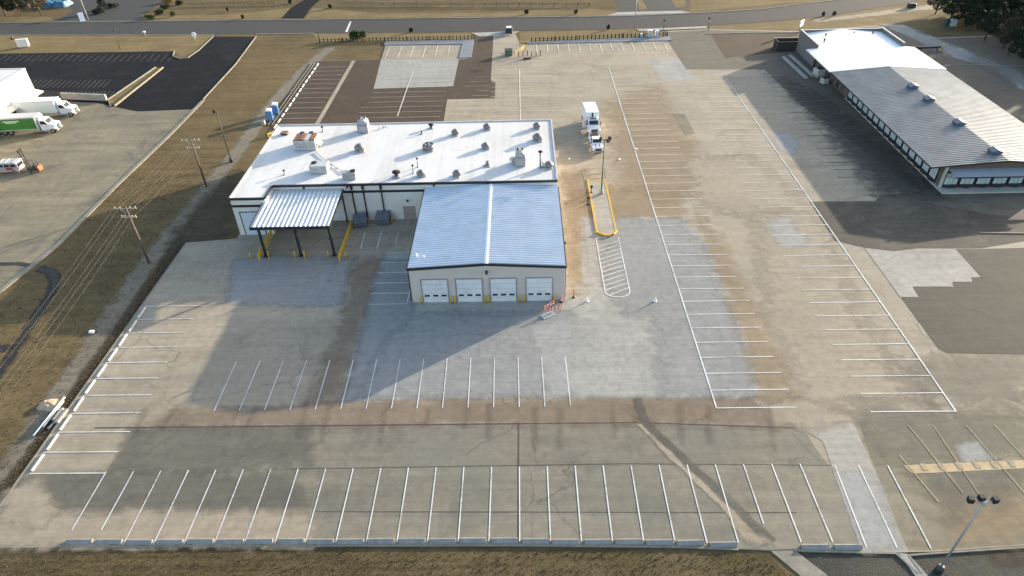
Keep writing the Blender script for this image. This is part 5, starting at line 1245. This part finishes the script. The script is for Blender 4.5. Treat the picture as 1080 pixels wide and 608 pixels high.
# ================================================================== SMALL THINGS
def toilet(label, px, py):
    x, y = G(px, py); t = thing("portable_toilet", label, "portable toilet", (x, y, GZ), .12, "portable toilets on the left grass")
    mb = MB(); mb.bbox(-.56, .56, -.56, .56, .08, 2.05, .05); body = mb.build("cabin", BLUEP, t)
    mb = MB(); mb.prismx([(-.6, 2.05), (.6, 2.05), (.56, 2.18), (.25, 2.32), (-.25, 2.32), (-.56, 2.18)], -.6, .6); mb.build("roof", WHITEP, t)
    mb = MB(); mb.bbox(-.42, .42, -.60, -.56, .15, 1.95, .01); d_ = mb.build("door", plain("pale_blue_door", (.08, .22, .42), .5) if "pale_blue_door" not in MATS else MATS["pale_blue_door"], t)
    mb = MB(); mb.box(.25, .34, -.64, -.60, 1.0, 1.12); mb.build("handle", STEEL, d_)
    mb = MB(); [mb.box(.56, .58, -.3, .3, 1.55 + i * .1, 1.6 + i * .1) for i in range(3)]; mb.build("vent", STEEL, t)
    mb = MB(); mb.tube((-.4, .4, 2.1), (-.4, .4, 2.55), .05); mb.build("vent_pipe", WHITEP, t)
    mb = MB(); mb.box(-.6, .6, -.6, -.4, 0, .08); mb.box(-.6, .6, .4, .6, 0, .08); mb.build("skid", DKSTEEL, t)
toilet("blue portable toilet with white roof, the nearer of the pair", 285.5, 126.5)
toilet("blue portable toilet with white roof, the farther of the pair", 291.5, 120)
x, y = G(278, 131); t = thing("wash_station", "small grey hand-wash tank beside the nearer portable toilet", "wash station", (x, y, GZ))
mb = MB(); mb.bbox(-.35, .35, -.35, .35, 0, .85, .05); mb.build("tank", HVAC, t); mb = MB(); mb.lathe([(.1, .85), (.1, 1.1), (.04, 1.15)], 8); mb.build("tap", DKSTEEL, t)
x, y = G(283, 144); t = thing("yellow_barrier", "yellow barrier at the near end of the white wheel stops", "barrier", (x + .6, y + .3, GZ), .9)
mb = MB(); mb.box(-.9, .9, -.08, .08, .5, .8); mb.build("board", YEL, t)
for s_ in (-.7, .7): mb = MB(); mb.box(s_ - .08, s_ + .08, -.3, .3, 0, .12); mb.box(s_ - .06, s_ + .06, -.06, .06, .12, .9); mb.build("leg", YEL, t)
# long edging lying beside the brown bays
for i, l in enumerate(("long rusty pipe lying on the grass along the white wheel stops, inner one", "long rusty pipe lying on the grass along the white wheel stops, outer one")):
    mb = MB(); mb.tube((0, 0, .1), (0, 36, .1), .1, n=6); o_ = mb.build("steel_pipe", plain("brown_pipe", (.10, .075, .06), .7) if i == 0 else MATS["brown_pipe"]); o_.location = (-49.0 - i * .7, 84, GZ); tag(o_, l, "pipe", "pipes beside the brown bays")
def cone(label, px, py, mt):
    x, y = G(px, py); t = thing("traffic_cone", label, "traffic cone", (x, y, 0))
    mb = MB(); mb.box(-.22, .22, -.22, .22, 0, .05); mb.build("base", BLACK if mt is not WHITEP else WHITEP, t)
    mb = MB(); mb.lathe([(.16, .05), (.10, .36), (.04, .68), (.02, .71)], 10); mb.build("body", mt, t)
    if mt is not WHITEP: mb = MB(); mb.lathe([(.125, .28), (.095, .44)], 10); mb.build("band", WHITEP, t)
cone("white traffic cone right of the red one by the garage", 619.5, 318, WHITEP)
cone("white traffic cone alone on the open lot right of the striped zone", 691, 318, WHITEP)
cone("red traffic cone by the garage's right front corner", 592, 318.5, ORANGEP)
x, y = G(605, 314); t = thing("delineator_post", "red delineator post standing right of the garage", "delineator", (x, y, 0))
mb = MB(); mb.lathe([(.24, 0), (.22, .1), (.08, .14)], 10); mb.build("base", DKSTEEL, t); mb = MB(); mb.lathe([(.06, .1), (.06, 1.2), (.09, 1.25), (.02, 1.32)], 8); mb.build("post", REDP, t)
def barricade(label, px, py, rz):
    x, y = G(px, py); t = thing("barricade", label, "barricade", (x, y, 0), rz, "red and white barricades by the garage")
    for z in (.35, .70):
        mb = MB(); mb.box(-1.0, 1.0, -.03, .03, z, z + .16); bd = mb.build("board", REDP, t)
        for i in range(4):
            xx = -.9 + i * .5; mb = MB(); mb.prismx([(xx, z + .01), (xx + .22, z + .01), (xx + .30, z + .15), (xx + .08, z + .15)], -.036, .036); mb.build("white_stripe", WHITEP, bd)
    for s_ in (-.8, .8):
        for q in (-1, 1):
            mb = MB(); mb.tube((s_, q * .05, .9), (s_, q * .32, 0), .03, n=6); mb.build("leg", WOODP, t)
barricade("red and white barricade nearer the garage's right corner", 579, 325.5, .75)
barricade("red and white barricade farther out on the pavement", 585, 329, .45)
t = thing("pallet_board", "grey board lying on the pavement beside the barricades", "board", (*G(578, 333), .02), .55)
mb = MB(); [mb.box(-.9, .9, -.45 + i * .24, -.27 + i * .24, .06, .09) for i in range(4)]; mb.build("slat", plain("grey_board", (.42, .43, .44), .8), t); mb = MB(); [mb.box(-.85 + i * .8, -.75 + i * .8, -.45, .45, 0, .06) for i in range(3)]; mb.build("bearer", WOODP, t)
for l, px, py in (("small white lid on the concrete left of the island", 600.5, 168), ("small white lid on the concrete right of the island", 653, 168.5), ("small white lid on the long white line above the island", 670.5, 157.5)):
    o_ = MB().lathe([(.26, 0), (.26, .05), (.2, .1), (.1, .12)], 12).build("manhole_lid", WHITEP); o_.location = (*G(px, py), .03); tag(o_, l, "lid")
for l, px, py, dx in (("small white roof tag near the metal roof's lower left corner, upright", 439.5, 271, .05), ("small white roof tag near the metal roof's lower left corner, dot", 447, 271.5, .0)):
    x, y = G(px, py, 5.5); o_ = MB().box(-.09, .09, -.12, .12, 0, .45 if dx else .12).build("roof_tag", WHITEP); o_.location = (x, y, 5.50 + .06); tag(o_, l, "tag")
# beams and pipes dumped at the left edge
def rod(name, label, a, b_, r, mt, z=.2, box=False, grp="pipes and beams dumped at the left edge"):
    (x0, y0), (x1, y1) = G(*a), G(*b_); L = math.hypot(x1 - x0, y1 - y0)
    mb = MB()
    if box: mb.bbox(-L / 2, L / 2, -r, r, -.2, r * 1.2, .04)
    else:
        mb.tube((-L / 2, 0, 0), (L / 2, 0, 0), r, n=10)
    o_ = mb.build(name, mt); o_.location = ((x0 + x1) / 2, (y0 + y1) / 2, GZ + z); o_.rotation_euler = (0, 0, math.atan2(y1 - y0, x1 - x0)); tag(o_, label, "pipe" if not box else "beam", grp)
rod("plastic_pipe", "longest white pipe of the pile by the left kerb", (36, 461), (69, 420.5), .085, WHITEP, .30)
rod("plastic_pipe", "second white pipe of the pile, right of the longest", (46, 452), (68, 424.5), .085, HVACL, .28)
rod("steel_pipe", "dark pipe lying between the white pipes at the left kerb", (40, 459), (62, 432), .14, DKSTEEL, .15)
rod("steel_pipe", "short grey pipe at the near end of the pile", (51, 453), (60, 444), .10, HVAC, .2)
rod("concrete_beam", "pale concrete beam lying beside the left kerb", (60, 447.5), (71, 433), .2, STOPM, .2, True)
rod("concrete_beam", "grey concrete beam half hidden behind the pale beam", (57, 445), (67, 432), .18, CONC, .2, True)
x, y = G(52, 427); t = thing("spoil_heap", "small mound of orange clay beside the pipe pile", "mound", (x, y, GZ - .02))
mb = MB(); n = 14
rng = random.Random(4); ring = []
for j, (r, z) in enumerate(((.9, 0), (.7, .22), (.4, .42), (.12, .5))):
    for i in range(n):
        a = 2 * math.pi * i / n; rr = r * rng.uniform(.85, 1.15); ring.append((rr * 1.5 * math.cos(a), rr * math.sin(a), z * rng.uniform(.85, 1.1)))
mb.add(ring, [(j * n + i, j * n + (i + 1) % n, (j + 1) * n + (i + 1) % n, (j + 1) * n + i) for j in range(3) for i in range(n)] + [[3 * n + i for i in range(n)]])
mb.build("mound", plain("pale_clay", (.45, .33, .22), .9, var=.2, scale=3, bump=.4), t)
o_ = MB().bbox(-.32, .32, -.25, .25, 0, .25, .08).build("white_stone", WHITEP); o_.location = (*G(96.5, 350), GZ); tag(o_, "small white block on the gravel track left of the bays", "stone")
# signs and cabinets
x, y = G(25.5, 49.5); t = thing("monument_sign", "blank white monument sign on the grass at the far left", "sign", (x, y, GZ), .35)
mb = MB(); mb.bbox(-1.35, 1.35, -.55, .55, .25, 2.1, .05); mb.build("panel", plain("cream_sign", (.72, .69, .62), .6, var=.05), t); mb = MB(); mb.box(-1.1, 1.1, -.4, .4, 0, .25); mb.build("base", CONC, t)
x, y = G(13, 41.5); o_ = MB().lathe([(.3, 0), (.32, .5), (.2, .8), (.05, .85)], 10).build("hydrant", DKSTEEL); o_.location = (x, y, GZ); tag(o_, "small dark hydrant on the grass left of the monument sign", "hydrant")
x, y = G(206.5, 44); t = thing("round_sign", "round white sign on a short post at the driveway corner", "sign", (x, y, GZ))
mb = MB(); mb.tube((0, 0, 0), (0, 0, 1.5), .07); mb.build("post", STEEL, t); mb = MB(); mb.tube((0, -.06, 1.9), (0, .06, 1.9), .62, n=18); mb.build("disc", WHITEP, t)
x, y = G(87.5, 22.5); t = thing("leaning_board", "white board standing by the driveway across the road", "board", (x, y, GZ), .5)
mb = MB(); mb.slab((-.7, -.2, .2), (.7, -.2, .2), (.7, .5, 2.4), (-.7, .5, 2.4), .1); mb.build("panel", WHITEP, t); mb = MB(); [mb.box(s_ - .05, s_ + .05, .35, .45, 0, 2.1) for s_ in (-.5, .5)]; mb.build("post", STEEL, t)
x, y = G(153, 37.5); t = thing("mailbox", "white mailbox on a low post by the road", "mailbox", (x, y, GZ)); mb = MB(); mb.box(-.05, .05, -.05, .05, 0, .9); mb.build("post", WOODP, t); mb = MB(); mb.bbox(-.35, .35, -.2, .2, .9, 1.25, .06); mb.build("box", WHITEP, t)
x, y = G(843.5, 34); t = thing("roadside_sign", "tilted white sign panel on dark posts beyond the showroom's white roof", "sign", (x, y, GZ), .9)
mb = MB(); [mb.box(s_ - .07, s_ + .07, -.07, .07, 0, 2.6) for s_ in (-.6, .6)]; mb.build("post", DKSTEEL, t); mb = MB(); mb.bbox(-1.2, 1.2, -.12, .12, 1.5, 3.0, .03); mb.build("panel", WHITEP, t)
for l, px, s_, h in (("white electrical cabinet by the fence's right end, larger", 685, 1.2, 1.7), ("white electrical cabinet at the very end of the fence", 692.5, .85, 1.6), ("small white box left of the two electrical cabinets", 676.5, .6, .8)):
    x, y = G(px, 38.6); t = thing("electrical_cabinet", l, "cabinet", (x, y, GZ), 0, "white cabinets by the fence")
    mb = MB(); mb.box(-s_ * .55, s_ * .55, -.45, .45, 0, .2); mb.build("pad", CONC, t); mb = MB(); mb.bbox(-s_ / 2, s_ / 2, -.4, .4, .2, h, .04); d_ = mb.build("casing", WHITEP, t)
    mb = MB(); mb.box(-s_ * .42, -.02, -.43, -.4, .3, h - .1); mb.box(.02, s_ * .42, -.43, -.4, .3, h - .1); mb.build("door", HVACL, d_)
x, y = G(1004, 27); t = thing("electrical_cabinet", "pale cabinet by the dark trees at the upper right", "cabinet", (x, y, GZ)); mb = MB(); mb.bbox(-.8, .8, -.6, .6, .1, 1.6, .05); mb.build("casing", HVACL, t); mb = MB(); mb.box(-.9, .9, -.7, .7, 0, .1); mb.build("pad", CONC, t)
x, y = G(998, 27); o_ = MB().bbox(-.5, .5, -.5, .5, 0, 1.6, .08).build("transformer", plain("dark_green_metal", (.03, .06, .045), .6)); o_.location = (x, y, GZ); tag(o_, "dark green transformer left of the pale cabinet near the trees", "transformer")
x, y = G(961, 8); o_ = MB().bbox(-1.1, 1.1, -.6, .6, 0, 1.2, .2).build("bin", DKSTEEL); o_.location = (x, y, GZ); tag(o_, "dark bin at the roadside near the upper right trees", "bin")

# ================================================================== FENCES
def fence(label, x0, y0, x1, y1, pitch, h, fr):
    L = math.hypot(x1 - x0, y1 - y0); t = thing("iron_fence", label, "fence", (x0, y0, GZ), math.atan2(y1 - y0, x1 - x0))
    for z in (.18, h * .62):
        mb = MB(); mb.box(0, L, -.03, .03, z - .03, z + .03); mb.build("rail", BLACK, t)
    me = None; n = int(L / pitch)
    for i in range(n + 1):
        if me is None:
            mb = MB(); mb.box(-.11, .11, -.11, .11, 0, h * .8); mb.add([(-.13, -.13, h * .8), (.13, -.13, h * .8), (.13, .13, h * .8), (-.13, .13, h * .8), (0, 0, h)], [(0, 1, 4), (1, 2, 4), (2, 3, 4), (3, 0, 4), (0, 3, 2, 1)]); o = mb.build("picket", BLACK, t); me = o.data
        else:
            o = bpy.data.objects.new("picket", me); COL.objects.link(o); o.parent = t
        o.location = (i * L / n, 0, 0)
    for i in range(max(2, int(L / 5.5)) + 1):
        mb = MB(); xx = L * i / max(2, int(L / 5.5)); mb.box(xx - .09, xx + .09, -.3, -.12, 0, h * 1.05); mb.build("post", BLACK, t)
fence("low black iron fence left of the road entrance", -51.4, 136.5, -11.8, 136.3, .98, 1.15, 0)
fence("low black iron fence right of the road entrance", 3.6, 133.2, 38.4, 135.4, 1.02, 1.15, 0)
o_ = MB().box(-.09, .09, -.09, .09, 0, 2.8).build("fence_post", BLACK); o_.location = (-51.6, 136.6, GZ); tag(o_, "tall dark end post at the left end of the iron fence", "post")
for nm, pl in (("sidewalk", [(-34.2, 132.8), (-34.2, 135.6), (-11.2, 135.4), (-11.2, 121.6), (-14.2, 121.4), (-14.0, 132.2)]), ("sidewalk", [(2.4, 131.0), (2.4, 132.4), (38.8, 134.6), (38.9, 131.2)])):
    mb = MB(); mb.prism(pl, -.2, .14); tag(mb.build(nm, plain("blue_grey_walk", (.185, .195, .205), .7, var=.08, scale=.5) if "blue_grey_walk" not in MATS else MATS["blue_grey_walk"]), kind='structure')
t = thing("yellow_handrail", "yellow handrail and black posts at the walkway by the road entrance", "handrail", (*G(543, 60), .03))
pth = [(0, 0), (1.5, 2.6), (2.4, 5.2), (1.0, 6.4)]
for (a, b_), (c_, d_) in zip(pth[:-1], pth[1:]):
    mb = MB(); mb.tube((a, b_, 1.05), (c_, d_, 1.05), .05, n=6); mb.tube((a, b_, .55), (c_, d_, .55), .05, n=6); mb.build("rail", YEL, t)
for a, b_ in pth: mb = MB(); mb.tube((a, b_, 0), (a, b_, 1.1), .06, n=6); mb.build("post", YEL, t)
for i in range(6):
    x, y = G(547 + i * 4.6, 60 - .6 * (i % 3)); o_ = MB().lathe([(.09, 0), (.09, 1.2), (.03, 1.3)], 8).build("bollard", BLACK); o_.location = (x, y, .02)
    tag(o_, "thin black bollard right of the yellow handrail, %s in the short row" % ("first from the left", "second from the left", "third from the left", "third from the right", "second from the right", "last on the right")[i], "bollard", "black bollards by the road entrance")
x, y = G(556, 62.6); o_ = MB().bbox(-.9, .9, -.15, .15, 0, .3, .03).build("wheel_stop", BLACK); o_.location = (x, y, .02); tag(o_, "short black wheel stop below the thin black bollards", "wheel stop")
x, y = G(536.5, 58.5); t = thing("garden_bin", "green bin beside the yellow handrail at the road entrance", "bin", (x, y, .03))
mb = MB(); mb.bbox(-.9, .9, -.7, .7, 0, 1.3, .08); mb.build("body", plain("green_bin", (.05, .13, .08), .6), t); mb = MB(); mb.slab((-.95, -.75, 1.3), (.95, -.75, 1.3), (.95, .75, 1.42), (-.95, .75, 1.42), .06); mb.build("lid", DKSTEEL, t)

# ================================================================== TREES AND SHRUBS
def crown_mesh(name, mt, clumps, n, size, seed):
    r = random.Random(seed); mb = MB(); tot = sum(c[3] * c[4] for c in clumps)
    for cx_, cy_2, cz, rr, rz2 in clumps:
        for _ in range(int(n * rr * rz2 / tot)):
            while True:
                d = Vector((r.uniform(-1, 1), r.uniform(-1, 1), r.uniform(-1, 1)))
                if .05 < d.length < 1: break
            k = d.length ** -.45
            p = Vector((cx_ + d.x * rr * k * r.uniform(.8, 1.08), cy_2 + d.y * rr * k * r.uniform(.8, 1.08), cz + d.z * rz2 * k * r.uniform(.8, 1.05)))
            s_ = size * r.uniform(.6, 1.3); q = Vector((r.uniform(-1, 1), r.uniform(-1, 1), r.uniform(-.4, 1))).normalized(); a = q.orthogonal().normalized(); b_ = q.cross(a)
            mb.add([p - a * s_, p - b_ * s_ * .6, p + a * s_, p + b_ * s_ * .6], [(0, 1, 2, 3)])
    return mb
def tree(label, h, rad_, mt, seed, dens=2600, group=None, trunk_h=.28):
    r = random.Random(seed)
    t = thing("tree", label, "tree", (0, 0, 0), 0, group)
    mb = MB(); top = Vector((r.uniform(-.3, .3), r.uniform(-.3, .3), h * .8)); mid = Vector((r.uniform(-.15, .15), r.uniform(-.15, .15), h * .4))
    mb.tube((0, 0, -.2), mid, h * .030, h * .020, 8); mb.tube(mid, top, h * .020, h * .006, 7)
    clumps = []
    for i in range(9):
        a = i * 2.4 + r.uniform(-.3, .3); z = h * (trunk_h + .62 * i / 8); L = rad_ * (1.0 - .75 * (i / 8) ** 1.5) * r.uniform(.55, .8)
        st = Vector((0, 0, z * .85)) if z * .85 < h * .4 else mid + (top - mid) * ((z * .85 - h * .4) / (h * .4))
        en = Vector((math.cos(a) * L, math.sin(a) * L, z + .3)); mb.tube(st, en, h * .009, h * .003, 5)
        clumps.append((en.x, en.y, z + .5, rad_ * r.uniform(.38, .55) * (1.1 - .5 * i / 8), rad_ * r.uniform(.3, .45)))
    clumps.append((0, 0, h * .86, rad_ * .38, h * .13))
    mb.build("trunk", BARK, t)
    crown_mesh("crown", mt, clumps, dens, h * .024, seed + 1).build("crown", mt, t)
    return t
kinds = [tree("t", 9.5, 3.6, LEAFD, 21, 4200), tree("t", 8.0, 3.2, LEAFD, 22, 3800), tree("t", 9.0, 3.0, LEAFB, 23, 1900), tree("t", 7.2, 3.0, LEAFD, 25, 3600)]
lab = ["dense dark evergreen tree in the wood at the upper right", "rounded dark evergreen tree in the wood at the upper right", "thin brownish winter tree in the wood at the upper right", "short dark evergreen tree in the wood at the upper right"]
front = [G(a, b_) for a, b_ in ((992, 18), (1004, 23), (1016, 29), (1029, 36), (1042, 44), (1056, 52), (1070, 61), (1086, 71), (1104, 83), (1124, 97))]
used = [True] * 4; rt = random.Random(8)
for row in range(5):
    for i, (x, y) in enumerate(front):
        if row > 2 and i > 8: continue
        k = rt.choice((0, 1, 1, 2, 3, 0)) if row else (1, 3, 0, 3, 1, 2, 3, 0, 1, 3)[i]
        pos = (x + .8 + row * 5.6 + rt.uniform(-1.3, 1.3), y + 1.5 + row * 2.5 + rt.uniform(-1.6, 1.6), GZ)
        sc_ = rt.uniform(.8, 1.05)
        o_ = kinds[k] if used[k] else copy_tree(kinds[k]); used[k] = False
        o_.location = pos; o_.rotation_euler = (0, 0, rt.uniform(0, 6.28)); o_.scale = (sc_, sc_, sc_); tag(o_, lab[k] if row else "%s, front row of the wood, %s end" % (lab[k].split(" in the")[0], nth(i, 10, "road", "right")), "tree", "trees of the wood at the upper right")
for i, (px, py, l, sc_) in enumerate(((6, 17, "dark tree at the far upper left corner beyond the road", .9), (22, 16.5, "second dark tree from the upper left corner beyond the road", .85), (44, 16.5, "dark tree with visible pale trunk beyond the road", .8), (110, 12.5, "low dark tree behind the pale utility pole", .55), (30, 8, "dark tree behind the others at the upper left", .95), (2, 8, "dark tree behind the corner tree at the upper left", 1.0))):
    o_ = copy_tree(kinds[(0, 1, 2, 3, 0, 1)[i]]); o_.location = (*G(px, py), GZ); o_.rotation_euler = (0, 0, i * 1.3); o_.scale = (sc_,) * 3; tag(o_, l, "tree", "trees beyond the road at the upper left")
def shrub(label, x, y, rx, ry, h, mt, seed, n=900, z=GZ, size=.16, group=None):
    r = random.Random(seed); t = thing("shrub", label, "shrub", (x, y, z), 0, group)
    cl = [(r.uniform(-.55, .55) * rx, r.uniform(-.5, .5) * ry, h * r.uniform(.4, .6), min(rx, ry) * r.uniform(.5, .7), h * .42) for _ in range(max(4, int(rx / max(.3, ry) * 4)))]
    crown_mesh("foliage", mt, cl, n, size, seed).build("foliage", mt, t)
    mb = MB(); [mb.tube((c_[0] * .4, c_[1] * .4, -.05), (c_[0], c_[1], c_[2]), .04, .015, 5) for c_ in cl]; mb.build("stem", BARK, t)
x, y = G(378, 41); shrub("big dark green shrub behind the iron fence, left of the entrance", x, y, 2.6, 1.3, 2.3, LEAFG, 31, 2600, size=.2)
for i, (px, py, l, mt, rx) in enumerate(((158, 20, "low grey-green shrub at the left end of the roadside bed", LEAFG, 1.6), (168, 15, "dark shrub in the middle of the roadside bed", LEAFD, 1.9), (176, 9, "dark shrub behind the others in the roadside bed", LEAFD, 1.8), (178, 3, "yellowed shrub at the back of the roadside bed", LEAFY, 1.9), (184, 17, "small grey-green shrub at the right end of the roadside bed", LEAFG, 1.3), (190, 5, "dark shrub right of the yellowed one", LEAFD, 1.4),
        (433.5, 34, "small dark conifer by the road behind the left fence", LEAFD, .55), (642, 31, "small dark shrub by the road behind the right fence", LEAFD, .6), (118, 8, "dark hedge shrub across the road near the driveway", LEAFD, 2.0), (105, 14, "dark hedge shrub right of the leaning board", LEAFD, 2.2), (256, 19.5, "small dark shrub on the far kerb of the road", LEAFD, .6), (555, 15, "low dark shrub on the far verge, above the parked cars", LEAFD, .7), (607, 14.5, "low dark shrub on the far verge, right of the other", LEAFD, .6), (240, 12, "tiny dark shrub alone on the far field", LEAFD, .5),
        (348, 9, "dark shrub beside the far driveway", LEAFD, .7), (306, 4, "dark shrub left of the far driveway", LEAFD, .7), (868, 17, "small dark shrub on the verge right of the tilted sign", LEAFD, .5), (879, 17, "second small dark shrub on the verge right of the tilted sign", LEAFD, .5))):
    x, y = G(px, py); shrub(l, x, y, rx, rx * .8, (1.5 if rx > .9 else 1.4), mt, 40 + i, int(500 * rx), size=.14, group="shrubs along the road")
# blue covered stack beyond the road
t = thing("covered_stack", "stack under a blue tarpaulin beyond the road at the upper left", "stack", (*G(62, 6), GZ))
mb = MB(); rng = random.Random(9); nx, ny = 12, 7; v = []
for j in range(ny + 1):
    for i in range(nx + 1):
        u, q = i / nx, j / ny; e = min(u, 1 - u, q, 1 - q); v.append((-3.5 + 7 * u, -2.5 + 5 * q, (0 if e == 0 else 1.5 + rng.uniform(-.25, .25)) + .05))
mb.add(v, [(j * (nx + 1) + i, j * (nx + 1) + i + 1, (j + 1) * (nx + 1) + i + 1, (j + 1) * (nx + 1) + i) for j in range(ny) for i in range(nx)])
mb.build("tarpaulin", TARP, t)
def rail_fence(label, a, b_, n):
    (x0, y0), (x1, y1) = G(*a), G(*b_); L = math.hypot(x1 - x0, y1 - y0); t = thing("rail_fence", label, "fence", (x0, y0, GZ), math.atan2(y1 - y0, x1 - x0))
    for z in (.5, .95): mb = MB(); mb.box(0, L, -.05, .05, z - .07, z + .07); mb.build("rail", WOOD, t)
    me = None
    for i in range(n + 1):
        if me is None: mb = MB(); mb.box(-.09, .09, -.09, .09, 0, 1.25); o = mb.build("post", WOOD, t); me = o.data
        else: o = bpy.data.objects.new("post", me); COL.objects.link(o); o.parent = t
        o.location = (i * L / n, 0, 0)
rail_fence("long low dark rail fence across the field beyond the road", (358, 6), (622, 7), 22)
rail_fence("low dark rail fence on the field left of the far driveway", (196, 6.5), (290, 5), 9)

# ================================================================== GRASS TUFTS (real clumps that catch the low sun)
def tufts(name, n, area, seed, lo, hi, mt):
    r = random.Random(seed); v = []; f = []
    for _ in range(n):
        x, y = area(r); h = r.uniform(lo, hi); a0 = r.uniform(0, 6.28)
        for k in range(3):
            a = a0 + k * 2.09; c_, s_ = math.cos(a), math.sin(a); w_ = h * r.uniform(.35, .7); o = len(v)
            v += [(x - s_ * w_, y + c_ * w_, GZ - .02), (x + s_ * w_, y - c_ * w_, GZ - .02), (x + c_ * h * .5, y + s_ * h * .5, GZ + h)]
            f.append((o, o + 1, o + 2))
    me = bpy.data.meshes.new(name); me.from_pydata(v, [], f); me.materials.append(mt)
    o = bpy.data.objects.new(name, me); COL.objects.link(o); o["kind"] = "stuff"; o["label"] = "short dry grass tufts growing %s" % ("in the front field" if seed == 1 else "along the left verge"); return o
def front_area(r):
    x = r.uniform(-60, 34); lim = edge_y(max(-49, min(19, x))) - .22
    if x > 20: lim = -9.6 - (x - 20) * .55
    return x, lim - abs(r.gauss(0, 1.9)) - (0 if r.random() < .35 else r.uniform(0, 3.5))
tufts("grass", 5500, front_area, 1, .04, .12, leafmat("straw_grass_blade", (.145, .108, .052)))
def left_area(r):
    if r.random() < .3:
        return -49.75 - abs(r.gauss(0, .45)), r.uniform(-9, 42)
    return r.uniform(-68, -50.2), r.uniform(-8, 64)
tufts("grass", 9000, left_area, 2, .04, .14, MATS["straw_grass_blade"])
